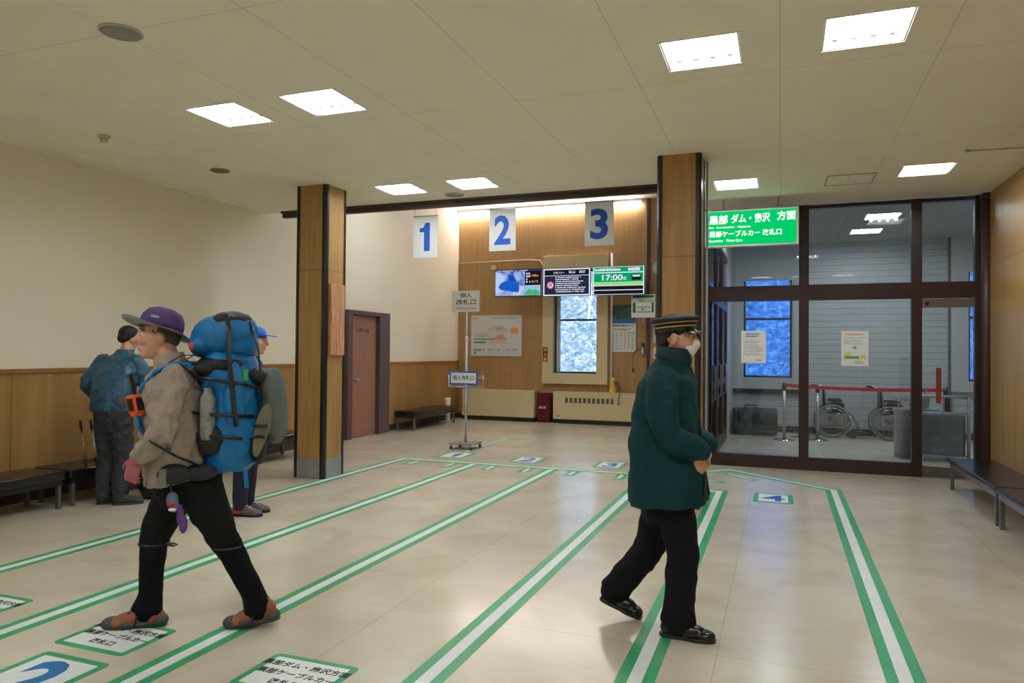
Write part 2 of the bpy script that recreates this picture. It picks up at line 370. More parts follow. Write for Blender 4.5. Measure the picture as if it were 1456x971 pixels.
# ------------------------------------------------------------------ exterior windows
def sash_window(idx, x0, x1, z0, z1, y, zm, glass, fr):
    f = .035
    o = struct('window_%d' % idx, MB().box(x0, x0+f, y, y+.05, z0, z1).box(x1-f, x1, y, y+.05, z0, z1).box(x0+f, x1-f, y, y+.05, z0, z0+f).box(x0+f, x1-f, y, y+.05, z1-f, z1)
               .box(x0+f, x1-f, y-.015, y+.04, zm-.02, zm+.02), fr)
    MB().box(x0+f, x1-f, y+.02, y+.026, z0+f, zm-.02).box(x0+f, x1-f, y+.02, y+.026, zm+.02, z1-f).build('glass_pane', glass, o)
    MB().box((x0+x1)/2-.03, (x0+x1)/2+.03, y-.035, y-.015, zm+.005, zm+.03).build('sash_latch', M_STEEL, o)
    return o
M_BRONZE = mat('bronze_sash', (58, 52, 52), .4)
w1 = sash_window(1, WX0, WX1, WZ0, WZ1, YB+.08, 2.215, M_GLASS, M_BRONZE)
MB().box(WX0+.04, WX0+.12, YB+.03, YB+.07, WZ0+.02, WZ1-.02).build('side_track', mat('pale_track', (190, 200, 215), .4), w1)
struct('window_1_surround', MB().box(-4.885, WX0-.0, YB-.10, YB, .83, 3.60).box(WX1, -3.44, YB-.10, YB, .83, 3.60).box(WX0, WX1, YB-.10, YB, .83, WZ0).box(WX0, WX1, YB-.10, YB, WZ1, 3.60), M_BEIGE, .004)
bpy.data.objects['window_1_surround'].name = 'trim_12'
sash_window(2, -.70, .19, 1.05, 3.34, 15.06, 2.20, M_GLASSB, M_BRONZE)
sash_window(4, 3.15, 4.05, 1.05, 3.30, 15.06, 2.20, M_GLASSB, M_BRONZE)
struct('trim_13', MB().cyl((-3.37, YB-.04, .70), (-3.37, YB-.04, 3.62), .022), M_WHITEW)
# ------------------------------------------------------------------ glass partition
xp = [(-1.0, -.93), (.215, .335), (1.52, 1.635), (2.20, 2.25)]
fr = MB()
for a, b in xp: fr.box(a, b, YP, YP+.10, 0, CZ)
for a, b in ((-.93, .215), (.335, 1.52), (1.635, 2.20)):
    fr.box(a, b, YP+.005, YP+.095, 3.41, CZ); fr.box(a, b, YP+.0, YP+.10, 2.215, 2.415)
for a, b in ((-.93, .215), (.335, 1.52)): fr.box(a, b, YP+.005, YP+.095, 0, .165)
wp = struct('window_5', fr, M_MAROON, .003)
for a, b, c, d in ((-.93, .215, .165, 2.215), (-.93, .215, 2.415, 3.41), (.335, 1.52, .165, 2.215), (.335, 1.52, 2.415, 3.41), (1.635, 2.20, 2.415, 3.41)):
    MB().box(a, b, YP+.047, YP+.053, c, d).build('glass_pane', M_GLASS, wp)
dr = struct('door_5', MB().box(1.64, 2.19, YP+.02, YP+.07, 2.10, 2.205).box(1.64, 2.19, YP+.02, YP+.07, .02, .13), mat('dull_steel', (120, 108, 104), .35, metal=.6))
MB().box(1.64, 2.19, YP+.038, YP+.05, .13, 2.10).build('glass_pane', M_GLASS, dr)
MB().box(1.775, 1.83, YP-.075, YP-.035, .92, 1.36).build('pull_handle', wood('handle_wood', (110, 42, 16), (150, 66, 28), .35), dr, .012)
MB().cyl((1.80, YP-.04, 1.28), (1.80, YP+.04, 1.28), .012).cyl((1.80, YP-.04, 1.0), (1.80, YP+.04, 1.0), .012).box(1.64, 1.80, YP-.01, YP+.005, 1.27, 1.29).build('handle_bracket', M_STEEL, dr)
MB().cyl((1.69, YP-.012, 2.15), (1.69, YP+.03, 2.15), .022).build('hinge_cap', M_BLACK, dr)
MB().cyl((1.69, YP-.0, .075), (1.69, YP+.03, .075), .014).build('floor_lock', M_CHROME, dr)
struct('trim_14', MB().box(1.635, 2.20, YP-.05, YP+.12, 0, .015), M_STEEL)
struct('trim_15', MB().cyl((2.31, YP-.06, 0), (2.31, YP-.06, CZ), .062, seg=28).cyl((2.31, YP-.06, CZ-.06), (2.31, YP-.06, CZ-.02), .068, seg=28), M_PIPE)
struct('trim_16', MB().box(2.25, XR, YP-.02, YP+.10, 0, CZ), mat('brown_filler', (60, 44, 38), .5))
# ------------------------------------------------------------------ staff door on the left wall
d1 = struct('door_1', MB().box(XL, XL+.05, 10.58, 11.42, .015, 2.12), mat('door_veneer', (150, 106, 86), .5, var=.08, vscale=3, stretch=(8, 8, .6)))
MB().box(XL, XL+.12, 11.44, 11.80, 0, 2.20).box(XL, XL+.12, 10.42, 10.56, 0, 2.20).box(XL, XL+.12, 10.56, 11.44, 2.13, 2.20).build('door_frame', mat('door_frame_plum', (92, 72, 74), .5), d1)
MB().cyl((XL+.05, 10.72, 1.0), (XL+.10, 10.72, 1.0), .022).ell((XL+.12, 10.72, 1.0), (.03, .03, .03)).build('door_handle', M_STEEL, d1)
text('lettering', 'Staff only', (XL+.052, 10.98, 1.86), .10, mat('navy_ink', (46, 36, 70), .6), d1, basis=Matrix(((0, 0, 1, 0), (1, 0, 0, 0), (0, 1, 0, 0), (0, 0, 0, 1))), width=.42, depth=.002)
# ------------------------------------------------------------------ pillars
def pillar(name, x0, x1, y0, y1, label, plate=True):
    t = thing(name, label, 'pillar', ((x0+x1)/2, (y0+y1)/2, 0))
    a, b = (x1-x0)/2, (y1-y0)/2
    MB().box(-a+.02, a-.02, -b+.02, b-.02, 0, CZ).build('core', M_PILLAR, t)
    c = .055
    MB().box(-a+c, a-c, -b+.008, -b+.02, .23, CZ).build('veneer_panel', M_PILLAR, t)
    MB().box(a-.02, a-.008, -b+c, b-c, .23, CZ).build('veneer_panel', M_PILLAR, t)
    MB().box(-a+c, a-c, -b+.004, -b+.02, 0, .23).build('kick_plate', M_STEEL, t)
    MB().box(a-.02, a-.004, -b+c, b-c, 0, .23).build('kick_plate', M_STEEL, t)
    for sx in (-1, 1):
        for sy in (-1, 1):
            poly = [(sx*(a-c), sy*b), (sx*(a-.02), sy*b), (sx*a, sy*(b-.02)), (sx*a, sy*(b-c)), (sx*(a-.03), sy*(b-c)), (sx*(a-c), sy*(b-.03))]
            if sx*sy < 0: poly = poly[::-1]
            MB().prism(poly, 0, CZ-.001).build('corner_guard', M_BLACK, t)
    return t
pl = pillar('pillar', -5.43, -5.0, 7.14, 7.57, 'wood veneered square pillar with black corner strips, left, nearest the long wall bench')
pr = pillar('pillar', -1.16, -.73, 7.17, 7.55, 'wood veneered square pillar with black corner strips behind the uniformed attendant')
struct('trim_17', MB().cyl((-.712, 7.56, 0), (-.712, 7.56, CZ), .012), M_LGREY)
tag(MB().prism(rrect(7.22, 7.50, 1.45, 2.30, .006), 0, .03, Matrix(((0, 0, 1, -5.004), (1, 0, 0, 0), (0, 1, 0, 0), (0, 0, 0, 1)))).build('cedar_plank', M_CEDAR), 'reddish knotty cedar plank mounted on the side of the left pillar', 'board')
# ------------------------------------------------------------------ ceiling fixtures
def light_thing(i, x, y, label):
    t = thing('ceiling_light', label, 'ceiling light', (x, y, CZ), 0, None)
    s = S
    MB().box(-s, -s+.012, -s, s, 0, .14).box(s-.012, s, -s, s, 0, .14).box(-s+.012, s-.012, -s, -s+.012, 0, .14).box(-s+.012, s-.012, s-.012, s, 0, .14).box(-s, s, -s, s, .14, .15).build('housing', M_WHITE, t)
    MB().box(-s+.012, s-.012, -s+.012, s-.012, .118, .125).build('reflector', M_LAMP, t)
    for k in range(4):
        xx = -.165+.11*k
        MB().cyl((xx, -.2, .06), (xx, .14, .06), .022, seg=12).build('lamp_tube', M_TUBE, t)
        MB().cyl((xx, .14, .06), (xx, .19, .06), .034, seg=16).build('lamp_socket', M_WHITE, t)
    g = .012
    MB().box(-s-g, -s, -s-g, s+g, -.006, .004).box(s, s+g, -s-g, s+g, -.006, .004).box(-s, s, -s-g, -s, -.006, .004).box(-s, s, s, s+g, -.006, .004).build('frame', M_WHITE, t)
    return t
LBL = ['square recessed ceiling light, left of the pair above the hiker', 'square recessed ceiling light, right of the pair above the hiker',
       'square ceiling light, left of the large pair at top right', 'square recessed ceiling light with four lamps, the largest, at top right',
       'small square ceiling light just right of the left pillar top', 'small square ceiling light above the round speaker near the number signs',
       'square ceiling light just above the green hanging sign', 'square ceiling light above the glass partition near the right wall',
       'added ceiling light behind the camera, leftmost in its row', 'added ceiling light behind the camera, second from left', 'added ceiling light behind the camera, middle of its row',
       'added ceiling light behind the camera, second from right in its row', 'added square ceiling light at the rear wall, left', 'added square ceiling light at the rear wall, right', 'added ceiling light behind the camera beside the right wall']
proto = None
for i, (x, y) in enumerate(FIX):
    if proto is None: proto = light_thing(i, x, y, LBL[i]); o = proto
    else: o = copy_tree(proto); o.location = (x, y, CZ); o['label'] = LBL[i]
    o['group'] = 'recessed ceiling lights'
for x, y, lb in ((1.36, 13.75, 'added ceiling light inside the glass room, farther of the two near the hanging cable'), (1.45, 12.35, 'added ceiling light inside the glass room, nearer of two seen through the upper middle pane'), (-.1, 12.35, 'added ceiling light inside the glass room behind the green sign'), (3.3, 12.35, 'added ceiling light inside the glass room at its right end')):  # added to brighten the glass room; first two sit at bright marks there
    o = copy_tree(proto); o.location = (x, y, 3.64); o['label'] = lb; o['group'] = 'added ceiling lights in the glass room'
for x, y, lb in ((-5.9, 10.9, 'leftmost'), (-4.5, 10.9, 'second from left'), (-3.1, 10.9, 'third from left'), (-1.8, 10.9, 'rightmost')):  # unseen lights added above the beam to brighten the far end
    o = copy_tree(proto); o.location = (x, y, HZ-.151); o['label'] = 'added ceiling light of the high hall end, unseen behind the beam, '+lb; o['group'] = 'added ceiling lights of the high hall end'
def round_speaker(x, y, r, label):
    t = thing('ceiling_speaker', label, 'ceiling speaker', (x, y, CZ), 0, 'round ceiling speakers')
    MB().lathe([(r, 0), (r, -.008), (r*.9, -.012), (r*.9, 0)]).build('ring', mat('speaker_ring', (190, 182, 165), .5), t)
    MB().lathe([(r*.9, -.002), (r*.9, -.008), (r*.4, -.012), (.001, -.012)]).build('grille', mat('speaker_grille', (150, 146, 138), .6, bump=.3, bscale=300), t)
round_speaker(-3.83, 3.30, .125, 'round grey ceiling speaker near the top left corner of the photo')
round_speaker(-3.82, 8.14, .125, 'round grey ceiling speaker beside the far left ceiling light')
t = thing('smoke_detector', 'small beige smoke detector on the ceiling at left', 'smoke detector', (-5.85, 4.88, CZ))
MB().lathe([(.055, 0), (.055, -.015), (.045, -.022), (.001, -.022)]).build('base', mat('detector_beige', (190, 178, 152), .5), t)
MB().lathe([(.03, -.02), (.036, -.04), (.03, -.055), (.001, -.058)]).build('sensor', MATS['detector_beige'], t)
t = thing('ceiling_vent', 'small round grilled vent on the ceiling above the left wall', 'vent', (-5.74, 6.23, CZ))
MB().lathe([(.10, 0), (.10, -.01), (.085, -.014), (.085, -.002)]).build('ring', mat('vent_metal', (150, 142, 125), .4, metal=.5), t)
mb = MB()
for k in range(7): mb.box(-.085+.026*k, -.075+.026*k, -.06, .06, -.016, -.004)
mb.build('slat', MATS['vent_metal'], t)
t = thing('ceiling_hatch', 'square access hatch outlined in grey on the ceiling above the glass partition', 'hatch', (.71, 8.82, CZ))
MB().box(-.25, .25, -.25, -.235, -.006, 0).box(-.25, .25, .235, .25, -.006, 0).box(-.25, -.235, -.235, .235, -.006, 0).box(.235, .25, -.235, .235, -.006, 0).build('frame', mat('hatch_grey', (150, 152, 146), .4, metal=.5), t)
MB().box(-.235, .235, -.235, .235, -.003, 0).build('panel', M_CEIL, t)
t = thing('ceiling_rail', 'thin metal rod under the ceiling by the right wall', 'rail', (1.65, 7.9, CZ))
MB().cyl((0, 0, -.012), (.66, .05, -.012), .006).build('rod', M_STEEL, t)
MB().cyl((0, 0, -.02), (0, 0, 0), .02).build('mount', M_STEEL, t)
# strip lights on the far wall
for k in range(4):
    x0 = -6.93+k*1.055
    t = thing('strip_light', 'long strip light high on the far wall, %s' % ['leftmost, nearest the white wall', 'second from left, behind sign 2', 'third from left, between signs 2 and 3', 'rightmost, behind sign 3'][k], 'strip light', (x0, YB-.06, 4.68), 0, 'strip lights along the top of the far wall')
    MB().box(0, 1.03, -.05, .05, 0, .055).build('batten', M_WHITE, t, .004)
    MB().cyl((.03, -.0, -.045), (1.0, -.0, -.045), .048, seg=16).build('tube', M_STRIP, t)
    MB().box(0, .03, -.03, .03, -.06, 0).box(1.0, 1.03, -.03, .03, -.06, 0).build('end_cap', M_WHITE, t)
# ------------------------------------------------------------------ floor markings
def strip_poly(a, b, w0, w1, z0, z1, mb):
    a = Vector(a); b = Vector(b); d = (b-a).normalized(); n = Vector((-d.y, d.x))
    mb.prism([tuple(a+n*w0), tuple(a+n*w1), tuple(b+n*w1), tuple(b+n*w0)], z0, z1)
def tape(pts, label, halfw=.088, white=.032, cap=0):
    """a run of green/white/green tape along a polyline, corners mitred"""
    P = [Vector(p) for p in pts]; n = len(P)
    def off(w):
        out = []
        for i in range(n):
            d0 = (P[i]-P[i-1]).normalized() if i else (P[1]-P[0]).normalized()
            d1 = (P[i+1]-P[i]).normalized() if i < n-1 else d0
            n0 = Vector((-d0.y, d0.x)); n1 = Vector((-d1.y, d1.x)); m = (n0+n1)
            m = m/m.dot(n0) if m.length > .1 else n0
            out.append(P[i]+m*w)
        return out
    def run(w0, w1, z1):
        mb = MB(); A, B = off(w0), off(w1)
        for i in range(n-1): mb.prism([tuple(A[i]), tuple(B[i]), tuple(B[i+1]), tuple(A[i+1])], 0, z1)
        return mb
    o = run(-halfw, halfw, .0012).build('floor_tape', M_GREENT)
    run(-white, white, .0020).build('white_stripe', M_WHITET, o)
    return tag(o, label, 'floor marking', 'green and white queue lines on the floor')
yF = 8.98
tape([(-4.96, -1.5), (-4.95, yF), (-1.45, yF), (-.62, 9.80), (.547, 8.79), (.54, -1.5)], 'green and white floor line outlining the whole queue area, with the pointed corner')
tape([(-3.85, -1.5), (-3.85, yF-.088)], 'green and white floor line passing under the hiker, between lanes 1 and 2')
tape([(-2.74, -1.5), (-2.76, yF-.088)], 'green and white floor line just right of the hiker, between lanes 2 and 3')
tape([(-1.53, -1.5), (-1.51, yF-.088)], 'green and white floor line left of the uniformed attendant')
tape([(-.62, -1.5), (-.63, 8.2), (-1.35, 8.2)], 'green and white floor line under the shoes of the uniformed attendant')
tape([(-4.45, 10.0), (-4.47, 11.75)], 'short green and white floor line beyond the wheeled sign stand', .06, .025)
tape([(-4.5, 11.78), (-1.2, 11.95)], 'thin green floor line across the far end of the hall', .02, .006)
def dash(c, ang, L, W, label):
    t = thing('floor_marker', label, 'floor marking', (c[0], c[1], 0), ang, 'short framed dashes at the lane ends')
    MB().prism(rrect(-L/2, L/2, -W/2, W/2, .01, 2), 0, .0012).build('green_frame', M_GREENT, t)
    MB().prism(rrect(-L/2+.07, L/2-.07, -.022, .022, .002, 2), 0, .0020).build('white_bar', M_WHITET, t)
names = ['first from the left in its row', 'second from the left in its row', 'third from the left in its row', 'fourth from the left in its row', 'fifth from the left in its row', 'sixth from the left, beside the attendant']
for x, nm in zip((-4.66, -4.12, -3.54, -3.04, -2.44, -1.83), names): dash((x, 8.71), pi/2, .40, .14, 'short green framed dash on the floor, '+nm)
dash((-.47, 9.30), -pi/4, .56, .12, 'slanted green framed dash on the floor inside the pointed corner of the line')
dash((-.78, 8.86), -.25, .34, .12, 'short green framed dash on the floor at the right elbow of the attendant')
def placard(x0, x1, y0, y1, border, r, label):
    t = thing('floor_sign', label, 'floor sign', ((x0+x1)/2, (y0+y1)/2, 0))
    a, b = (x1-x0)/2, (y1-y0)/2
    MB().prism(rrect(-a, a, -b, b, r), 0, .0012).build('green_border', M_GREENT, t)
    MB().prism(rrect(-a+border, a-border, -b+border, b-border, .006, 2), 0, .0020).build('white_panel', M_WHITET, t)
    return t
FLAT = Matrix.Identity(4)
for n, (x0, x1, lb) in {'1': (-4.64, -4.22, 'beside the wheeled sign stand'), '2': (-3.52, -3.11, 'in the middle of the far floor'), '3': (-2.34, -1.95, 'left of the attendant')}.items():
    t = placard(x0, x1, 9.3, 9.86, .05, .02, 'green bordered floor sign with blue number %s, %s' % (n, lb))
    numeral('number', n, (0, 0, .0024), .34, M_BLUE, t, FLAT, depth=.001)
t = placard(-.27, .12, 7.79, 8.30, .05, .02, 'green bordered floor sign with blue number 4, near the glass partition')
text('number', '4', (0, 0, .0024), .42, M_BLUE, t, FLAT, height=.32, bold=.02, depth=.001)
JP = ('黒部ダム・扇沢方面', '黒部ケーブルカー', '改札口')
for (x0, x1, y0, y1, lb) in ((-3.485, -3.01, 2.655, 3.015, 'under the front boot of the hiker'), (-2.335, -1.86, 2.62, 2.975, 'at the bottom edge of the photo'), (-4.62, -4.15, 2.70, 3.06, 'at the left edge')):
    t = placard(x0, x1, y0, y1, .035, .03, 'green bordered floor sign with three lines of text, '+lb)
    for k, s_ in enumerate(JP):
        text('lettering', s_, (0, .083-.083*k, .0024), .06, M_INK, t, FLAT, height=.052, bold=.018, depth=.001)
t = placard(-3.405, -2.975, 2.05, 2.575, .04, .03, 'large floor sign with blue number 2 in the bottom left corner')
text('number', '2', (0, 0, .0024), .42, mat('sky_blue_ink', (20, 110, 175), .5), t, FLAT, height=.40, width=.22, bold=.03, depth=.001)
# ------------------------------------------------------------------ hanging number signs
def sign_sheet():
    m = mat('sign_board', (236, 236, 232), .5); nt = m.node_tree; b = nt.nodes['Principled BSDF']
    tr = nt.nodes.new('ShaderNodeBsdfTranslucent'); tr.inputs[0].default_value = lin((236, 240, 240)); mx = nt.nodes.new('ShaderNodeMixShader'); mx.inputs[0].default_value = .3
    nt.links.new(b.outputs[0], mx.inputs[1]); nt.links.new(tr.outputs[0], mx.inputs[2]); nt.links.new(mx.outputs[0], nt.nodes['Material Output'].inputs[0])
    return m
sign_sheet()
for n, x, zt, zb, lb in (('1', -4.42, 3.30, 2.745, 'in front of the white wall'), ('2', -3.325, 3.33, 2.79, 'in front of the wooden wall, middle one'), ('3', -2.07, 3.34, 2.80, 'nearest the right pillar')):
    t = thing('number_sign', 'white hanging sign with blue number %s, %s' % (n, lb), 'hanging sign', (x, 8.53, 0), 0, 'numbered gate signs hanging from the ceiling edge')
    MB().box(-.18, .18, -.002, .002, zb, zt).build('board', MATS['sign_board'], t)
    numeral('number', n, (0, -.004, (zb+zt)/2-.005), .375, M_BLUE, t, WALL, w=.22 if n != '1' else None, bold=.03)
    MB().cyl((-.155, 0, zt-.01), (-.155, 0, 3.43), .003, seg=8).cyl((.155, 0, zt-.01), (.155, 0, 3.43), .003, seg=8).box(-.18, .18, -.008, .008, zt-.012, zt+.002).build('hanger', M_STEEL, t)
# ------------------------------------------------------------------ green hanging sign
t = thing('direction_sign', 'lit green hanging sign with white Japanese lettering over the glass partition', 'hanging sign', (-.36, 9.5, 0))
MB().box(-.555, .555, -.06, .06, 2.855, 3.315).build('case', mat('sign_case', (215, 215, 212), .4), t, .006)
def greenface():
    m = bpy.data.materials.new('green_face'); m.use_nodes = True; nt = m.node_tree; nt.nodes.remove(nt.nodes['Principled BSDF'])
    e = nt.nodes.new('ShaderNodeEmission'); e.inputs[0].default_value = lin((0, 205, 105)); e.inputs[1].default_value = 1.0
    nt.links.new(e.outputs[0], nt.nodes['Material Output'].inputs[0]); return m
MB().box(-.53, .53, -.066, -.06, 2.875, 3.295).build('face', greenface(), t)
WL = glow('lit_white', (255, 255, 255), 1.6)
text('lettering', '黒部', (-.5, -.068, 3.195), .14, WL, t, WALL, height=.115, width=.225, bold=.02, align='LEFT')
text('lettering', 'ダム・扇沢', (-.235, -.068, 3.20), .14, WL, t, WALL, height=.115, width=.46, bold=.02, align='LEFT')
text('lettering', '方面', (.305, -.068, 3.21), .14, WL, t, WALL, height=.115, width=.215, bold=.02, align='LEFT')
text('lettering', 'For  Kurobedam · Ogizawa', (-.5, -.068, 3.095), .05, WL, t, WALL, height=.032, width=.50, align='LEFT')
text('lettering', '黒部ケーブルカー 改札口', (-.5, -.068, 3.015), .1, WL, t, WALL, height=.078, width=.86, bold=.014, align='LEFT')
text('lettering', 'Kurobeko   Ticket Gate', (-.5, -.068, 2.93), .05, WL, t, WALL, height=.030, width=.40, align='LEFT')
MB().cyl((-.33, 0, 3.3), (-.33, 0, CZ), .008).cyl((.32, 0, 3.3), (.32, 0, CZ), .008).build('hanger', M_STEEL, t)
# ticket office sign that the glass mirrors
t = thing('ticket_sign', 'red lettered ticket window sign behind the camera, seen mirrored in the glass', 'hanging sign', (1.75, 2.6, 0))
MB().box(-.5, .5, -.03, .03, 2.40, 2.68).build('case', M_BLACK, t)
MIR = Matrix(((-1, 0, 0, 0), (0, 0, 1, 0), (0, 1, 0, 0), (0, 0, 0, 1)))
text('lettering', 'きっぷうりば', (-.0, .032, 2.57), .15, glow('lit_pink', (255, 120, 130), 4), t, MIR, width=.7)
MB().cyl((-.4, 0, 2.68), (-.4, 0, CZ), .01).cyl((.4, 0, 2.68), (.4, 0, CZ), .01).build('hanger', M_STEEL, t)
# ------------------------------------------------------------------ screens
def tv(x0, x1, z0, z1, label):
    t = thing('display_screen', label, 'screen', ((x0+x1)/2, 14.3, (z0+z1)/2), 0, 'row of three screens before the far wall')
    a, b = (x1-x0)/2, (z1-z0)/2
    MB().box(-a, a, 0, .06, -b, b).build('bezel', M_BLACK, t, .004)
    MB().box(-.06, .06, .06, .68, -.06, .06).box(-.2, .2, .05, .08, -.15, .15).build('wall_bracket', M_BLACK, t)
    return t, a, b
t, a, b = tv(-5.74, -4.70, 2.68, 3.26, 'left screen of the three, showing a blue map with numbers')
m = bpy.data.materials.new('blue_map'); m.use_nodes = True; nt = m.node_tree; nt.nodes.remove(nt.nodes['Principled BSDF'])
e = nt.nodes.new('ShaderNodeEmission'); tc = nt.nodes.new('ShaderNodeTexCoord'); n = nt.nodes.new('ShaderNodeTexNoise'); n.inputs['Scale'].default_value = 1.8; n.inputs['Distortion'].default_value = 1.5
r = nt.nodes.new('ShaderNodeValToRGB'); r.color_ramp.elements[0].position = .42; r.color_ramp.elements[0].color = lin((20, 80, 190)); r.color_ramp.elements[1].position = .6; r.color_ramp.elements[1].color = lin((190, 215, 250))
nt.links.new(tc.outputs['Object'], n.inputs[0]); nt.links.new(n.outputs[0], r.inputs[0]); nt.links.new(r.outputs[0], e.inputs[0]); e.inputs[1].default_value = .9
nt.links.new(e.outputs[0], nt.nodes['Material Output'].inputs[0])
MB().box(-a+.015, .16, -.003, 0, -b+.02, b-.05).build('map_picture', m, t)
MB().box(-a+.015, a-.015, -.003, 0, b-.05, b-.015).build('title_bar', glow('lit_navy', (40, 60, 130), .8), t)
scribble(MB(), -a+.03, a-.1, b-.043, b-.022, 1, -.003, .9, 1, 3).build('title_text', glow('lit_soft', (220, 225, 235), .9), t)
MB().box(.165, a-.015, -.003, 0, -b+.24, b-.05).build('data_panel', glow('lit_black', (22, 18, 34), 1), t)
scribble(MB(), .19, .28, -.02, b-.08, 4, -.003, .7, 1, 4).build('data_labels', MATS['lit_soft'], t)
text('reading', '1480m', (.385, -.005, .145), .08, glow('lit_orange', (255, 150, 90), 1.2), t, WALL, width=.15, height=.05)
text('reading', '10.1℃', (.385, -.005, .02), .08, MATS['lit_orange'], t, WALL, width=.15, height=.05)
MB().box(.165, a-.015, -.003, 0, -b+.02, -b+.235).build('weather_picture', glow('lit_sky', (150, 205, 245), .9), t)
MB().prism([(.17, -.2), (.26, -.13), (.33, -.17), (.40, -.14), (.49, -.2), (.49, -.26), (.17, -.26)], -.0, .002, WALL @ Matrix.Translation((0, 0, .004))).build('weather_hills', glow('lit_green', (70, 190, 120), .9), t)
MB().prism([(.36+.035*cos(2*pi*k/12), -.11+.035*sin(2*pi*k/12)) for k in range(12)], 0, .002, WALL @ Matrix.Translation((.04, 0, .006))).build('weather_icon', glow('lit_rose', (240, 150, 190), .9), t)
pan = MB().prism([(-.18+.24*cos(radians(x))*(1.0 if x < 180 else .8), -.12+.17*sin(radians(x))) for x in range(-30, 200, 18)], 0, .002, WALL @ Matrix.Translation((-.02, 0, .004)))
pan.build('map_shape', glow('lit_deepblue', (30, 95, 205), .9), t)
t, a, b = tv(-4.66, -3.64, 2.67, 3.25, 'middle screen of the three, white notice text on black with a red round symbol')
MB().box(-a+.01, a-.01, -.003, 0, -b+.01, b-.01).build('white_frame', glow('lit_frame', (225, 230, 250), 1), t)
MB().box(-a+.035, a-.035, -.005, -.003, -b+.035, b-.16).build('notice_panel', glow('lit_slate', (38, 42, 66), 1), t)
MB().box(-a+.035, a-.035, -.005, -.003, b-.15, b-.035).build('heading_panel', glow('lit_ink', (24, 24, 34), 1), t)
text('heading', 'お客さまへ', (-.16, -.007, b-.095), .06, MATS['lit_frame'], t, WALL, width=.24)
scribble(MB(), .05, .20, b-.12, b-.06, 2, -.005, .6, 1.2, 5).build('heading_marks', MATS['lit_frame'], t)
scribble(MB(), .27, .40, b-.12, b-.06, 2, -.005, .6, 1.2, 6).build('heading_marks', MATS['lit_frame'], t)
scribble(MB(), -.24, a-.07, -b+.06, b-.18, 8, -.005, .5, 1.1, 7, .06).build('print', MATS['lit_frame'], t)
MB().prism([(.078*cos(2*pi*k/24), .078*sin(2*pi*k/24)) for k in range(24)], 0, .002, Matrix.Translation((-.345, -.006, -.06)) @ WALL).build('symbol_ring', glow('lit_red', (235, 70, 100), 1), t)
MB().prism([(.056*cos(2*pi*k/24), .056*sin(2*pi*k/24)) for k in range(24)], 0, .002, Matrix.Translation((-.345, -.0075, -.06)) @ WALL).build('symbol_disc', MATS['lit_frame'], t)
MB().box(-.375, -.355, -.0115, -.0095, -.095, -.03).box(-.335, -.318, -.0115, -.0095, -.09, -.02).box(-.348, -.325, -.0115, -.0095, -.05, -.03).build('symbol_mark', MATS['lit_ink'], t)
t, a, b = tv(-3.60, -2.54, 2.67, 3.255, 'right screen of the three, green departure display reading 17:00')
MB().box(-a+.01, a-.01, -.003, 0, -b+.01, b-.01).build('white_frame', MATS['lit_frame'], t)
G1 = glow('lit_emerald', (0, 160, 100), 1)
MB().box(-a+.03, a-.03, -.005, -.003, b-.12, b-.02).box(-a+.03, a-.03, -.005, -.003, b-.32, b-.14).build('green_panel', G1, t)
MB().box(-a+.03, a-.03, -.005, -.003, b-.385, b-.325).build('lime_strip', glow('lit_lime', (150, 220, 110), 1), t)
MB().box(-a+.03, a-.03, -.005, -.003, b-.475, b-.40).box(-a+.03, a-.03, -.005, -.003, b-.565, b-.49).build('black_rows', MATS['lit_ink'], t)
text('departure_time', '17:00', (-.12, -.007, b-.23), .2, MATS['lit_frame'], t, WALL, width=.42, height=.12, bold=.02)
text('departure_time', '発', (.13, -.007, b-.25), .1, MATS['lit_frame'], t, WALL, width=.075)
scribble(MB(), -a+.05, .18, b-.10, b-.045, 1, -.005, .9, 1, 8, .05).build('route_text', MATS['lit_frame'], t)
scribble(MB(), .2, a-.08, b-.11, b-.03, 1, -.005, .9, .8, 9, .0).build('route_text', MATS['lit_frame'], t)
MB().prism(rrect(.27, .46, b-.29, b-.17, .02), 0, .002, Matrix.Translation((0, -.005, 0)) @ WALL).build('bus_picture', MATS['lit_ink'], t)
MB().box(.29, .44, -.0085, -.007, b-.225, b-.185).build('bus_windows', MATS['lit_soft'], t)
# ------------------------------------------------------------------ things on the far wall
def sheet(name, x0, x1, z0, z1, y, label, cat, m=M_PAPER, thick=.004, group=None):
    t = thing(name, label, cat, ((x0+x1)/2, y, z0), 0, group)
    MB().box(-(x1-x0)/2, (x1-x0)/2, -thick, 0, 0, z1-z0).build('sheet', m, t)
    return t, (x1-x0)/2, z1-z0
yw = YB
t = thing('route_map_board', 'white framed route map board on the wooden wall behind the sign stand', 'notice board', (-6.0, yw, 1.40))
MB().box(-.62, .62, -.035, 0, 0, .93).build('frame', mat('board_frame', (196, 200, 206), .35, metal=.3), t, .012)
MB().box(-.595, .595, -.038, -.03, .025, .905).build('panel', mat('board_panel', (208, 210, 208), .45), t)
mb = MB()
scribble(mb, -.57, -.4, .85, .875, 1, -.038, .8, 1, 11); scribble(mb, -.1, .55, .85, .87, 1, -.038, .8, 1, 12)
scribble(mb, -.5, -.1, .42, .52, 3, -.038, .4, 1, 13); scribble(mb, 0, .3, .55, .68, 4, -.038, .4, 1, 14); scribble(mb, -.52, .5, .13, .18, 1, -.038, .7, 1, 15, .5)
mb.build('map_text', mat('grey_ink', (130, 134, 140), .6), t)
MB().box(-.53, -.05, -.0405, -.038, .385, .405).box(-.05, .25, -.0405, -.038, .40, .408).build('route_line', mat('slate_ink', (70, 80, 100), .6), t)
MB().box(-.53, -.24, -.0405, -.038, .30, .345).build('green_bar', M_GREENT, t)
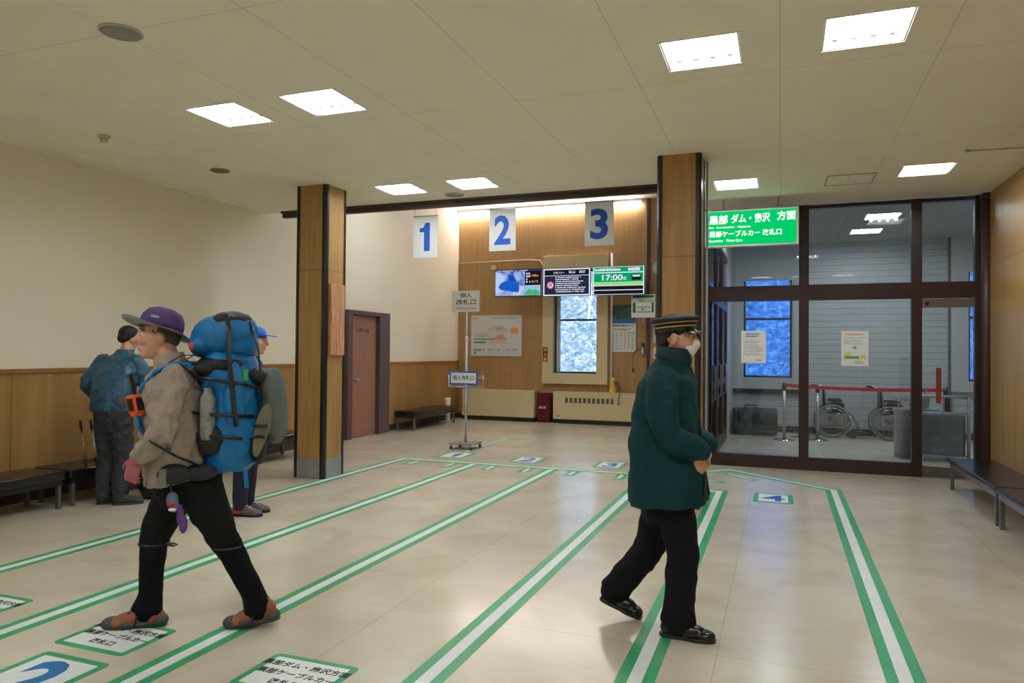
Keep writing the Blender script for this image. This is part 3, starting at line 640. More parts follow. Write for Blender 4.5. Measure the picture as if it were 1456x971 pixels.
MB().prism([(-.2, .29), (.28, .29), (.26, .42), (.15, .52), (.02, .5), (-.1, .4)], 0, .001, Matrix.Translation((0, -.038, 0)) @ WALL).build('map_area', mat('peach_ink', (214, 190, 170), .6), t)
MB().prism([(.10+.09*cos(k*pi/6), .45+.05*sin(k*pi/6)) for k in range(12)], 0, .0015, Matrix.Translation((0, -.039, 0)) @ WALL).build('map_area', mat('rose_ink', (220, 150, 140), .6), t)
MB().prism([(.33, .53), (.53, .51), (.53, .64), (.42, .66), (.33, .62)], 0, .001, Matrix.Translation((0, -.038, 0)) @ WALL).build('map_area', mat('orange_ink', (232, 160, 90), .6), t)
mb = MB(); [mb.ell((-.15+.14*k, -.04, .62+.05*sin(k*2)), (.07, .003, .03)) for k in range(3)]; mb.build('map_area', MATS['peach_ink'], t)
mb = MB(); [mb.box(-.52+.06*k, -.48+.06*k, -.0405, -.038, .13, .17) for k in range(3)]; mb.box(-.52, -.48, -.0405, -.038, .06, .11); mb.build('colour_key', mat('mixed_ink', (90, 110, 160), .6), t)
# calendar / timetable poster
t = thing('timetable_poster', 'poster with a landscape photo over a printed timetable on the far wall', 'poster', (-3.12, yw-.014, 1.53))
MB().box(-.265, .265, -.006, 0, 0, .60).build('timetable_sheet', M_PAPER, t)
m = mat('landscape_print', (60, 96, 84), .5, var=.6, vscale=14)
MB().box(-.26, .26, -.006, 0, .60, .99).build('photo_print', m, t)
MB().box(-.26, .26, -.007, -.0055, .60, .69).build('lake_band', mat('lake_print', (30, 104, 170), .5, var=.2), t)
text('heading', '黒部湖遊覧船ガルベ', (0, -.008, .555), .06, M_INK, t, WALL, width=.44, height=.045, bold=.02)
mb = MB()
for c in range(6): scribble(mb, -.23+.08*c, -.175+.08*c, .04, .42, 14, -.006, .45, 1, 20+c, .1)
scribble(mb, -.2, .2, .44, .50, 2, -.006, .6, 1, 19)
mb.build('timetable_print', MATS['grey_ink'], t)
# green notice on a stand beside the right pillar
t = thing('fare_board', 'white notice board with green headings hanging beside the right pillar', 'notice board', (-2.60, 14.5, 2.22), 0)
MB().box(-.24, .24, -.02, 0, 0, .47).build('board', M_PAPER, t, .004)
MB().box(-.21, .21, -.023, -.019, .40, .45).box(-.21, -.15, -.023, -.019, .10, .30).box(.17, .21, -.023, -.019, .10, .30).build('green_panel', mat('deep_green_ink', (20, 120, 80), .5), t)
MB().box(-.08, .21, -.023, -.019, .30, .37).box(-.13, .15, -.023, -.019, .19, .23).box(-.13, .15, -.023, -.019, .10, .135).build('pale_row', mat('pale_green_ink', (160, 205, 150), .5), t)
scribble(scribble(MB(), -.11, .14, .145, .18, 1, -.0195, .7, 1, 31, .4), -.19, .19, .405, .445, 1, -.023, .8, 1, 32, .2).build('print', M_INK, t)
MB().box(-.01, .01, .0, .02, -.1, .5).cyl((0, .02, .23), (0, .58, .23), .012).build('bracket', M_STEEL, t)
for z0, h_, lb in ((1.72, .33, 'upper'), (1.40, .22, 'lower')):
    t, a, b = sheet('paper_notice', -2.49, -2.33, z0, z0+h_, yw-.0, 'small white paper on the wall above the attendant shoulder, %s of two' % lb, 'notice')
    scribble(MB(), -a+.02, a-.02, .03, b-.03, 5, -.004, .5, 1, 40).build('print', MATS['grey_ink'], t)
t = thing('wall_clock', 'round white wall clock mostly hidden by the right pillar', 'clock', (-2.36, yw, 3.28))
MB().lathe([(.16, 0), (.16, .03), (.145, .035), (.145, .02), (.001, .02)], mtx=Matrix.Rotation(pi/2, 4, 'X')).build('case', M_STEEL, t)
MB().lathe([(.145, .018), (.145, .022), (.001, .022)], mtx=Matrix.Rotation(pi/2, 4, 'X')).build('dial', M_WHITE, t)
MB().box(-.005, .005, -.027, -.023, 0, .09).box(0, .07, -.027, -.023, -.004, .004).build('hand', M_INK, t)
# red label, fire extinguisher box, heaters
t = thing('extinguisher_label', 'small vertical red label on the left edge of the window surround', 'label', (-4.815, yw-.105, 1.31))
MB().box(-.055, .055, -.004, .0, 0, .31).build('plate', M_RED, t)
for k, c in enumerate('消火器'): text('lettering', c, (0, -.005, .255-.1*k), .08, M_WHITE, t, WALL, height=.07)
t = thing('extinguisher_box', 'dark red fire extinguisher cabinet standing between the two heaters', 'extinguisher box', (-4.79, 14.93, 0))
MB().box(-.145, .145, -.10, .12, .02, .63).build('case', mat('deep_red_enamel', (82, 10, 22), .25), t, .01)
MB().box(-.125, .125, -.108, -.10, .05, .60).build('door', mat('deep_red_door', (92, 14, 26), .22), t, .004)
text('lettering', '消火器', (-.03, -.110, .32), .07, M_WHITE, t, WALL, width=.16, bold=.02)
MB().box(-.13, .13, -.09, .11, 0, .02).build('plinth', M_BLACK, t)
def heater(x0, x1, vents, label):
    t = thing('convector_heater', label, 'heater', ((x0+x1)/2, 14.92, 0), 0, 'beige convector heaters along the far wall')
    a = (x1-x0)/2
    MB().box(-a, a, -.14, .14, .09, .66).build('casing', M_BEIGE, t, .012)
    MB().box(-a-.004, a+.004, -.145, .14, .655, .672).build('top_lid', M_BEIGE, t, .004)
    MB().box(-a+.01, a-.01, -.12, .13, 0, .09).build('plinth', M_BLACK, t)
    for k in range(vents):
        x = -a+.27+k*.098
        MB().box(x, x+.065, -.1415, -.139, .44, .55).build('vent_slot', mat('vent_dark', (96, 84, 66), .6), t)
    MB().box(-a+.06, -a+.17, -.143, -.139, .145, .165).build('badge', mat('badge_grey', (120, 118, 112), .4), t)
    return t
heater(-6.70, -5.0, 0, 'long plain beige heater left of the fire extinguisher cabinet')
heater(-4.57, -2.75, 11, 'long beige heater with a row of dark vent slots under the window')
# megaphone
t = thing('megaphone', 'yellow megaphone with dark handle standing on the vented heater', 'megaphone', (-3.30, 14.90, .672))
MB().lathe([(.085, 0), (.088, .01), (.06, .12), (.045, .24), (.045, .28), (.001, .28)]).build('horn', mat('yellow_plastic', (222, 190, 84), .4), t)
MB().lathe([(.05, .275), (.052, .30), (.03, .31), (.001, .31)]).build('mouthpiece', mat('pale_yellow', (232, 214, 120), .4), t)
MB().tube([(.03, -.03, .22), (.09, -.05, .21), (.15, -.07, .16), (.17, -.08, .06)], .016).build('handle', mat('grey_plastic', (84, 82, 80), .5), t)
MB().tube([(.17, -.08, .10), (.18, -.16, -.02), (.15, -.17, -.12), (.17, -.17, -.20), (.12, -.165, -.24), (.19, -.165, -.22)], .008).build('strap', M_BLACK, t)
# wall torch with hanging cord
t = thing('emergency_torch', 'silver emergency torch in a dark wall clip with hanging cord', 'torch', (-2.70, yw, 1.52))
MB().box(-.03, .03, -.03, 0, .02, .20).build('wall_clip', M_BLACK, t, .005)
MB().lathe([(.03, .10), (.032, .02), (.045, -.02), (.05, -.06), (.001, -.06)], (0, -.06, .02)).build('torch_head', M_CHROME, t)
MB().tube([(-.02, -.05, .08), (-.12, -.06, .05), (-.20, -.06, -.02)], .014).build('arm', mat('grey_metal', (90, 92, 96), .4, metal=.5), t)
MB().tube([(-.20, -.06, -.02), (-.205, -.06, -.2), (-.20, -.06, -.34)], .005).ell((-.20, -.06, -.37), (.022, .012, .04)).build('cord', M_BLACK, t)
# conduit and socket box
t = thing('cable_conduit', 'thin conduit running along the far wall down to the screens', 'conduit', (0, -.004, 0))
MB().tube([(-6.93, yw-.015, 3.53), (-5.3, yw-.015, 3.55), (-4.99, yw-.015, 3.53), (-4.80, yw-.05, 3.30), (-4.68, 14.5, 3.15)], .013).build('pipe', M_BEIGE, t)
MB().box(-6.14, -6.02, yw-.04, yw, 3.36, 3.45).build('junction_box', M_BEIGE, t, .004)
t = thing('stacked_cups', 'small white container on the floor beside the back bench', 'container', (-6.80, 14.25, 0))
MB().lathe([(.05, 0), (.06, .42), (.062, .50), (.001, .50)], (0, 0, .0)).build('cup', M_WHITE, t)
# ------------------------------------------------------------------ sign stand
t = thing('sign_stand', 'wheeled metal sign stand with a white sheet on top and blue framed sign below', 'sign stand', (-4.60, 10.30, 0))
MB().box(-.20, .20, -.20, .20, .075, .10).build('base_plate', mat('base_grey', (150, 150, 156), .4, metal=.6), t, .008)
for sx in (-1, 1):
    for sy in (-1, 1):
        c = MB().box(sx*.17-.012, sx*.17+.012, sy*.17-.015, sy*.17+.015, .04, .078).build('caster', M_STEEL, t)
        MB().cyl((sx*.17-.011, sy*.17, .028), (sx*.17+.011, sy*.17, .028), .028).build('caster_wheel', M_BLACK, c)
MB().cyl((0, 0, .10), (0, 0, 1.06), .020).cyl((0, 0, .95), (0, 0, 1.0), .027).build('lower_pole', M_STEEL, t)
MB().cyl((0, 0, 1.0), (0, 0, 1.72), .017).cyl((0, 0, 1.66), (0, 0, 1.75), .022).cyl((0, 0, 1.75), (0, 0, 2.16), .013).build('upper_pole', mat('white_pole', (225, 225, 228), .4), t)
MB().box(-.25, .22, -.02, -.014, 2.125, 2.455).build('top_sheet', MATS['sign_board'], t)
text('lettering', '個人', (-.01, -.0215, 2.385), .1, M_INK, t, WALL, height=.072, width=.20, bold=.01)
text('lettering', '改札口', (-.01, -.0215, 2.28), .1, M_INK, t, WALL, height=.085, width=.33, bold=.01)
text('lettering', 'Individual Gate', (-.01, -.0215, 2.185), .05, MATS['grey_ink'], t, WALL, width=.33, height=.04)
MB().tube([(-.30, .0, 1.14), (-.30, 0, .955), (.28, 0, .955), (.28, 0, 1.14)], .012, seg=10).build('sign_yoke', M_STEEL, t)
fr_ = MB().box(-.275, .20, -.025, -.005, .99, 1.20).build('blue_frame', mat('blue_frame', (24, 104, 190), .4), t, .006)
MB().box(-.25, .175, -.029, -.024, 1.015, 1.175).build('sign_face', M_PAPER, t)
text('lettering', '個人改札口', (-.038, -.0305, 1.10), .09, M_INK, t, WALL, width=.36, height=.075, bold=.01)
MB().cyl((.20, -.01, 1.10), (.31, -.01, 1.10), .008).cyl((.29, -.01, 1.07), (.29, -.01, 1.13), .012).cyl((-.31, -.01, 1.10), (-.27, -.01, 1.10), .008).build('pivot_knob', M_STEEL, t)
# ------------------------------------------------------------------ benches
def bench(x, y0, y1, depth, label, sgn=1, h=.35, thick=.085, frame=M_BLACK, legm=M_STEEL):
    """bench seat from x (front edge) to x - sgn*depth, along Y"""
    t = thing('bench', label, 'bench', (x-sgn*depth/2, (y0+y1)/2, 0), 0)
    a, L = depth/2, (y1-y0)/2
    o = MB().box(-a, a, -L, L, h-thick, h).build('seat_cushion', M_VINYL, t, .018, 4)
    MB().box(-a+.02, a-.02, -L+.02, L-.02, h-thick-.05, h-thick+.005).build('seat_frame', frame, t)
    for sx in (-1, 1):
        for sy in (-1, 1):
            MB().box(sx*(a-.04)-.018, sx*(a-.04)+.018, sy*(L-.05)-.018, sy*(L-.05)+.018, 0, h-thick).build('leg', legm, t)
    return t
M_LEG = mat('leg_grey', (120, 118, 112), .35, metal=.6)
bench(-6.30, 3.05, 4.92, .50, 'black vinyl bench along the left wall, at the left edge of the photo', legm=M_LEG)
bench(-6.30, 4.96, 6.80, .50, 'black vinyl bench along the left wall, behind the man in the blue jacket', legm=M_LEG)
bench(-6.30, 6.84, 8.70, .50, 'black vinyl bench along the left wall, between the backpack and the pillar', legm=M_LEG)
bench(-6.45, 12.10, 13.95, .44, 'dark bench against the far left wall beyond the staff door', h=.37, legm=M_LEG)
M_AL = mat('aluminium_rail', (140, 142, 146), .3, metal=.7)
bench(1.76, 7.47, 9.38, .46, 'black vinyl bench along the right wall, the one nearer the glass partition', sgn=-1, h=.355, thick=.05, frame=M_AL, legm=M_LEG)
bench(1.76, 5.50, 7.43, .46, 'black vinyl bench along the right wall, cut by the right edge of the photo', sgn=-1, h=.355, thick=.05, frame=M_AL, legm=M_LEG)
# ------------------------------------------------------------------ posters on the glass
t, a, b = sheet('paper_notice', -.505, -.19, 1.385, 1.815, YP-.001, 'white paper notice with blue heading on the left glass panel', 'notice')
scribble(MB(), -a+.06, a-.06, b-.09, b-.03, 2, -.004, .7, 1, 50, .05).build('heading', mat('blue_print', (90, 130, 200), .6), t)
scribble(MB(), -a+.03, a-.03, .09, b-.13, 9, -.004, .35, 1, 51, .1).build('body_text', MATS['grey_ink'], t)
scribble(MB(), .03, .10, .03, .05, 1, -.004, .8, 1, 52, .0).build('signature', MATS['grey_ink'], t)
t, a, b = sheet('paper_notice', .72, 1.035, 1.365, 1.81, YP-.001, 'white paper notice with yellow and green marks on the middle glass panel', 'notice')
scribble(MB(), -a+.05, a-.05, b-.06, b-.025, 1, -.004, .8, 1, 53, .05).build('heading', mat('amber_print', (225, 170, 110), .6), t)
scribble(MB(), -a+.03, a-.03, .26, b-.08, 4, -.004, .35, 1, 54, .1).build('body_text', mat('teal_print', (120, 180, 170), .6), t)
MB().box(-.12, -.05, -.006, -.004, .13, .17).box(.06, .12, -.006, -.004, .09, .14).build('yellow_mark', mat('yellow_print', (230, 210, 70), .6), t)
MB().box(-.12, .05, -.006, -.004, .09, .125).build('green_mark', mat('green_print', (90, 170, 110), .6), t); MB().box(-.02, .02, -.006, -.004, .22, .25).build('green_mark', MATS['green_print'], t)
scribble(MB(), 0, a-.04, .02, .06, 2, -.004, .5, 1, 55, .1).build('foot_text', MATS['grey_ink'], t)
# ------------------------------------------------------------------ glass room contents
def stanchion(x, y, h, label):
    t = thing('barrier_post', label, 'barrier post', (x, y, 0), 0, 'metal barrier posts in the glass room')
    MB().lathe([(.17, 0), (.17, .012), (.06, .03), (.03, .05), (.001, .05)]).build('base', M_CHROME, t)
    MB().cyl((0, 0, .03), (0, 0, h-.1), .028).build('pole', M_STEEL, t)
    MB().cyl((0, 0, h-.12), (0, 0, h), .036).ell((0, 0, h), (.036, .036, .012)).build('belt_head', M_BLACK, t)
stanchion(.05, 13.55, 1.0, 'metal barrier post holding the end of the red belt, left of the others')
stanchion(.33, 14.2, .96, 'metal barrier post just behind the first post of the partition')
stanchion(.60, 13.80, .96, 'metal barrier post in front of the left wheelchair')
stanchion(2.42, 13.0, 1.0, 'metal barrier post beyond the steel ticket gate')
mb = MB(); A = Vector((.08, 13.55)); B = Vector((2.38, 13.0)); pts = []
for k in range(13):
    f = k/12; p = A.lerp(B, f); pts.append((p.x, p.y, .965-.03*sin(pi*f)))
for p, q in zip(pts, pts[1:]):
    vs = [mb.bm.verts.new(c) for c in ((p[0], p[1]-.002, p[2]-.028), (q[0], q[1]-.002, q[2]-.028), (q[0], q[1]-.002, q[2]+.028), (p[0], p[1]-.002, p[2]+.028))]
    ws = [mb.bm.verts.new((v.co.x, v.co.y+.004, v.co.z)) for v in vs]
    mb.bm.faces.new(vs); mb.bm.faces.new(ws[::-1])
    for i in range(4): mb.bm.faces.new((vs[i], ws[i], ws[(i+1) % 4], vs[(i+1) % 4]))
tag(mb.build('barrier_belt', M_REDB), 'red barrier belt stretched in front of the wheelchairs', 'barrier belt')
# covered bag
t = thing('luggage_bag', 'large dark grey green bag on the floor inside the glass room', 'bag', (-.46, 14.3, 0), 0)
mb = MB(); prof = [(x, z) for x, z in rrect(-.22, .22, .02, .50, .13, 6)]
mb.prism([(x, z) for x, z in prof], -.40, .40, Matrix(((0, 0, 1, 0), (1, 0, 0, 0), (0, 1, 0, 0), (0, 0, 0, 1))))
mb.build('body', mat('bag_fabric', (44, 54, 56), .6, bump=.5, bscale=9), t, .05, 4)
MB().tube([(-.18, -.12, .47), (-.16, -.14, .56), (.02, -.14, .56), (.04, -.12, .47)], .012).build('carry_handle', M_BLACK, t)
MB().box(-.30, -.27, -.225, -.21, .05, .45).box(.20, .23, -.225, -.21, .05, .45).build('strap', M_BLACK, t)
# wheelchair
def wheelchair(x, y, label):
    t = thing('wheelchair', label, 'wheelchair', (x, y, 0), 0, 'folded out wheelchairs parked by the siding wall')
    for sy in (-.27, .27):
        wpart = None
        mb = MB(); mb.tube([(.29*cos(a), sy, .30+.29*sin(a)) for a in [2*pi*k/36 for k in range(36)]], .018, seg=8, closed=True)
        wpart = mb.build('wheel', mat('grey_tyre', (120, 122, 124), .6), t)
        MB().tube([(.245*cos(a), sy*1.12, .30+.245*sin(a)) for a in [2*pi*k/36 for k in range(36)]], .008, seg=6, closed=True).build('push_rim', M_CHROME, wpart)
        mb = MB()
        for k in range(18): a = 2*pi*k/18; mb.cyl((0, sy, .30), (.28*cos(a), sy, .30+.28*sin(a)), .0025, seg=5)
        mb.cyl((0, sy-.03, .30), (0, sy+.03, .30), .03).build('spokes', M_CHROME, wpart)
        fr = MB(); y_ = sy*.80
        fr.tube([(-.30, y_, .93), (-.16, y_, .93), (-.13, y_, .88), (-.10, y_, .45), (-.10, y_, .17)], .012, seg=8)
        fr.tube([(-.12, y_, .66), (.16, y_, .66), (.20, y_, .62), (.21, y_, .44), (.33, y_, .42), (.40, y_, .30), (.50, y_, .10)], .012, seg=8)
        fr.tube([(-.10, y_, .44), (.30, y_, .44)], .012, seg=8); fr.tube([(-.10, y_, .19), (.30, y_, .19), (.36, y_, .19)], .012, seg=8); fr.tube([(.30, y_, .44), (.30, y_, .12)], .012, seg=8)
        fr.build('side_frame', M_CHROME, t)
        MB().box(-.05, .17, y_-.03, y_+.03, .665, .695).build('armrest', M_BLACK, t, .01)
        MB().cyl((-.34, y_, .93), (-.24, y_, .93), .018).build('hand_grip', M_BLACK, t)
        MB().cyl((.34, y_-.015, .075), (.34, y_+.015, .075), .075).build('caster_wheel', mat('caster_rubber', (70, 72, 74), .6), t)
        MB().box(.44, .60, y_*.5-.07, y_*.5+.07, .09, .105).build('footrest', M_BLACK, t)
        MB().box(.0, .20, y_-.006, y_+.006, .47, .64).build('side_panel', mat('dark_panel', (36, 44, 44), .5), t)
    MB().box(-.10, .28, -.21, .21, .43, .47).build('seat', mat('seat_vinyl', (28, 34, 36), .4), t, .012)
    MB().box(-.155, -.12, -.21, .21, .50, .88).build('backrest', MATS['seat_vinyl'], t, .012)
wheelchair(.87, 14.55, 'wheelchair inside the glass room, left one, beside the barrier posts')
wheelchair(1.80, 14.5, 'wheelchair inside the glass room, right one, partly behind the steel gate')
# ticket gate
t = thing('ticket_gate', 'stainless steel ticket gate counter inside the glass room behind the door', 'ticket gate', (1.56, 11.85, 0))
MB().lathe([(.13, .02), (.13, .70), (.145, .70), (.145, .73), (.001, .73)], (.13, .12, 0), seg=36).build('end_drum', M_STEEL, t)
MB().lathe([(.10, .84), (.125, .84), (.125, .865), (.10, .865)], (.13, .12, 0)).cyl((.05, .05, .72), (.05, .05, .85), .01).cyl((.21, .05, .72), (.21, .05, .85), .01).build('drum_rail', M_CHROME, t)
MB().box(.20, .90, .02, .50, .06, .66).build('cabinet', mat('brushed_panel', (130, 140, 148), .4, metal=.7, var=.25, vscale=3), t, .03)
MB().cyl((.20, .0, .68), (.93, .0, .68), .018).cyl((.20, .0, .92), (.95, .0, .92), .018).cyl((.93, 0, .0), (.93, 0, .92), .022).cyl((.20, 0, .08), (.93, 0, .08), .014).cyl((.62, 0, .68), (.62, 0, .92), .01).build('side_rail', M_STEEL, t)
MB().box(.40, .60, .15, .35, .66, .72).box(.42, .44, .15, .17, .72, 1.05).build('ticket_tray', M_STEEL, t, .005)
MB().box(.66, .74, .18, .30, .66, .90).build('card_reader', M_BLACK, t, .01)
tag(MB().box(1.86, 2.06, 12.2, 12.21, .95, 1.22).build('gate_papers', mat('pale_paper', (190, 196, 206), .6)), 'pale papers stacked upright on the steel ticket gate', 'papers')
bpy.data.objects['gate_papers'].location = (0, 0, -.29)
bpy.data.objects['gate_papers'].name = 'paper_stack'
t = thing('glass_screen', 'narrow clear screen standing on the steel gate drum', 'screen', (1.70, 11.97, .735))
MB().box(-.07, .12, -.005, .005, 0, .75).build('pane', M_GLASS, t)
t = thing('hanging_cable', 'thin pale cable hanging from the glass room ceiling', 'cable', (2.05, 13.2, 0))
MB().cyl((0, 0, 1.5), (0, 0, 3.64), .018).build('pole', M_WHITE, t)
# ------------------------------------------------------------------ outside
def hill():
    bm = bmesh.new(); nx, ny = 60, 30; g = []
    rnd = random.Random(3)
    for j in range(ny):
        row = []
        for i in range(nx):
            x = -32+i*1.1; y = 19+j*1.2
            z = -3.0+(y-19)*.95+rnd.uniform(-.5, .5)+1.2*sin(x*.5)*cos(y*.3)
            row.append(bm.verts.new((x+rnd.uniform(-.3, .3), y, z)))
        g.append(row)
    for j in range(ny-1):
        for i in range(nx-1): bm.faces.new((g[j][i], g[j][i+1], g[j+1][i+1], g[j+1][i])).smooth = True
    me = bpy.data.meshes.new('hillside'); bm.to_mesh(me); bm.free()
    return me
m = bpy.data.materials.new('autumn_slope'); m.use_nodes = True; nt = m.node_tree; b_ = nt.nodes['Principled BSDF']; b_.inputs['Roughness'].default_value = .9
tc = nt.nodes.new('ShaderNodeTexCoord'); n = nt.nodes.new('ShaderNodeTexNoise'); n.inputs['Scale'].default_value = 5.5; n.inputs['Detail'].default_value = 12; n.inputs['Roughness'].default_value = .8
nt.links.new(tc.outputs['Object'], n.inputs[0])
r = nt.nodes.new('ShaderNodeValToRGB'); cr = r.color_ramp
cr.elements[0].position = .36; cr.elements[0].color = lin((26, 52, 54)); cr.elements[1].position = .68; cr.elements[1].color = lin((220, 216, 210))
e1 = cr.elements.new(.47); e1.color = lin((84, 96, 80)); e2 = cr.elements.new(.56); e2.color = lin((140, 124, 116))
nt.links.new(n.outputs[0], r.inputs[0]); nt.links.new(r.outputs[0], b_.inputs['Base Color'])
ho = link('hillside', hill(), m); tag(ho, kind='structure')
M_BARK = mat('birch_bark', (225, 222, 215), .7, var=.2, vscale=6)
M_LEAF = mat('autumn_leaves', (150, 140, 96), .8, var=.5, vscale=3)
rnd = random.Random(11)
def birch(x, y, z, h, label):
    t = thing('birch_tree', label, 'tree', (x, y, z), 0, 'birch trees on the slope outside')
    mb = MB(); p = [Vector((0, 0, 0))]
    for k in range(1, 7): p.append(Vector((rnd.uniform(-.12, .12), rnd.uniform(-.1, .1), h*k/6)))
    mb.tube([tuple(q) for q in p], [.045-.005*k for k in range(7)], seg=8)
    for k in range(12):
        z0 = h*rnd.uniform(.3, .95); a = rnd.uniform(0, 2*pi); L = rnd.uniform(.5, 1.2)
        mb.tube([(0, 0, z0), (L*.5*cos(a), L*.5*sin(a), z0+L*.35), (L*cos(a), L*sin(a), z0+L*.9)], [.016, .010, .004], seg=5)
    mb.build('trunk', M_BARK, t)
    bm = bmesh.new()
    for k in range(420):
        a = rnd.uniform(0, 2*pi); rr = rnd.uniform(.1, 1.3); zz = h*rnd.uniform(.25, 1.1)
        c = Vector((rr*cos(a), rr*sin(a), zz)); u = Vector((rnd.uniform(-1, 1), rnd.uniform(-1, 1), rnd.uniform(-1, 1))).normalized(); v = u.orthogonal().normalized(); s_ = rnd.uniform(.03, .07)
        bm.faces.new([bm.verts.new(c+u*s_), bm.verts.new(c+v*s_), bm.verts.new(c-u*s_), bm.verts.new(c-v*s_)])
    me = bpy.data.meshes.new('leaves'); bm.to_mesh(me); bm.free(); link('crown', me, M_LEAF, t)
for i, (x, y) in enumerate([(-8.9, 24), (-6.3, 24.6), (-4.9, 21.2), (-8.2, 21.0), (-9.6, 27.5), (-1.6, 24.5), (-.3, 28.5), (1.4, 25), (5.6, 24.5), (8.0, 27)]):
    birch(x, y, -3.0+(y-19)*.95-.5, rnd.uniform(4.5, 6.5), 'thin birch tree seen through the %s' % ('window behind the screens' if i < 5 else 'left window of the glass room' if i < 8 else 'right window of the glass room'))
# ------------------------------------------------------------------ people
def baked(name, mb, m, parent, voxel=.007, smooth=6, wrinkle=0, wscale=.12, seed=0):
    """union of overlapping closed shapes -> one continuous smooth surface"""
    o = link(name, mb.mesh(name), m, None)
    md = o.modifiers.new('r', 'REMESH'); md.mode = 'VOXEL'; md.voxel_size = voxel; md.use_smooth_shade = True
    if wrinkle:
        tx = bpy.data.textures.new('folds%d' % seed, 'CLOUDS'); tx.noise_scale = wscale; tx.noise_depth = 2
        d = o.modifiers.new('d', 'DISPLACE'); d.texture = tx; d.strength = wrinkle; d.mid_level = .5; d.texture_coords = 'LOCAL'
    sm = o.modifiers.new('s', 'SMOOTH'); sm.factor = .5; sm.iterations = smooth
    dg = bpy.context.evaluated_depsgraph_get(); dg.update()
    me = bpy.data.meshes.new_from_object(o.evaluated_get(dg))
    old = o.data; o.modifiers.clear(); o.data = me; me.name = name; bpy.data.meshes.remove(old)
    for p in me.polygons: p.use_smooth = True
    if m is not None and not me.materials: me.materials.append(m)
    o.parent = parent
    return o
def limb(mb, pts, rad, seg=14, side=None):
    """tapered tube with rounded joints through the points (Catmull-Rom)"""
    P = [Vector(p) for p in pts]; n = len(P); Q = []; Rr = []
    rad = [r if hasattr(r, '__len__') else (r, r) for r in rad]
    for i in range(n-1):
        p0, p1, p2, p3 = P[max(i-1, 0)], P[i], P[i+1], P[min(i+2, n-1)]
        for k in range(5):
            t = k/5
            Q.append(.5*((2*p1)+(p2-p0)*t+(2*p0-5*p1+4*p2-p3)*t*t+(-p0+3*p1-3*p2+p3)*t**3))
            Rr.append(tuple(rad[i][j]*(1-t)+rad[i+1][j]*t for j in (0, 1)))
    Q.append(P[-1]); Rr.append(rad[-1])
    mb.tube([tuple(q) for q in Q], Rr, seg=seg, side=side)
    for i in (0, -1):
        r = min(Rr[i]); mb.ell(Q[i], (r*.98,)*3, seg=10, rings=8)
    return mb
def stack(mb, rows, seg=28):
    """torso-like solid: rows of (z, cx, half depth x, half width y[, cy])"""
    pts = []; rr = []
    rings = []
    for row in rows:
        z, cx, hx, hy = row[:4]; cy = row[4] if len(row) > 4 else 0; tilt = row[5] if len(row) > 5 else 0
        ring = []
        for k in range(seg):
            a = 2*pi*k/seg; c_, s_ = cos(a), sin(a)
            e = .82
            x = hx*(abs(c_)**e)*(1 if c_ >= 0 else -1); y = hy*(abs(s_)**e)*(1 if s_ >= 0 else -1)
            ring.append(mb.bm.verts.new((cx+x, cy+y, z+tilt*x)))
        rings.append(ring)
    for A, B in zip(rings, rings[1:]):
        for k in range(seg): mb.bm.faces.new((A[k], A[(k+1) % seg], B[(k+1) % seg], B[k])).smooth = True
    mb.bm.faces.new(rings[0]); mb.bm.faces.new(rings[-1])
    return mb
def head_shapes(mb, c, pitch=0, yaw=0, neck=None):
    T = Matrix.Translation(Vector(c)) @ Matrix.Rotation(yaw, 4, 'Z') @ Matrix.Rotation(pitch, 4, 'Y')
    def e(p, r, rot=0):
        m = Matrix.Rotation(rot, 4, 'Y')
        mb.ell(T @ Vector(p), r, T.to_3x3().to_4x4() @ m, seg=18, rings=12)
    e((-.015, 0, .035), (.098, .078, .09)); e((.02, 0, -.01), (.078, .070, .09)); e((.032, 0, -.06), (.058, .054, .06))
    e((.058, 0, -.095), (.030, .032, .024))                     # chin
    mb.tube([T @ Vector((.088, 0, .028)), T @ Vector((.106, 0, -.006)), T @ Vector((.116, 0, -.026))], [.008, .011, .014], seg=10)
    e((.112, 0, -.028), (.015, .017, .011))                     # nose tip
    e((.086, 0, .034), (.018, .052, .012))                      # brow
    for s_ in (-1, 1):
        e((.072, s_*.036, -.02), (.024, .022, .026))            # cheek
        e((-.004, s_*.077, -.012), (.020, .009, .032), .25)     # ear
        e((-.002, s_*.084, -.004), (.018, .006, .022), .25)
    e((.088, 0, -.056), (.014, .026, .008)); e((.086, 0, -.068), (.013, .024, .009))   # lips
    return T
def eyes(parent, T):
    for s_ in (-1, 1):
        o = MB().ell(T @ Vector((.082, s_*.032, .008)), (.012, .013, .011), seg=14, rings=10).build('eye', mat('eye_white', (225, 220, 214), .3), parent)
        MB().ell(T @ Vector((.0905, s_*.033, .008)), (.005, .008, .008), seg=12, rings=8).build('iris', mat('iris_brown', (34, 22, 16), .2), o)
        MB().tube([T @ Vector((.097, s_*.014, .033)), T @ Vector((.094, s_*.034, .038)), T @ Vector((.080, s_*.054, .032))], .004, seg=6).build('eyebrow', M_HAIR, parent)
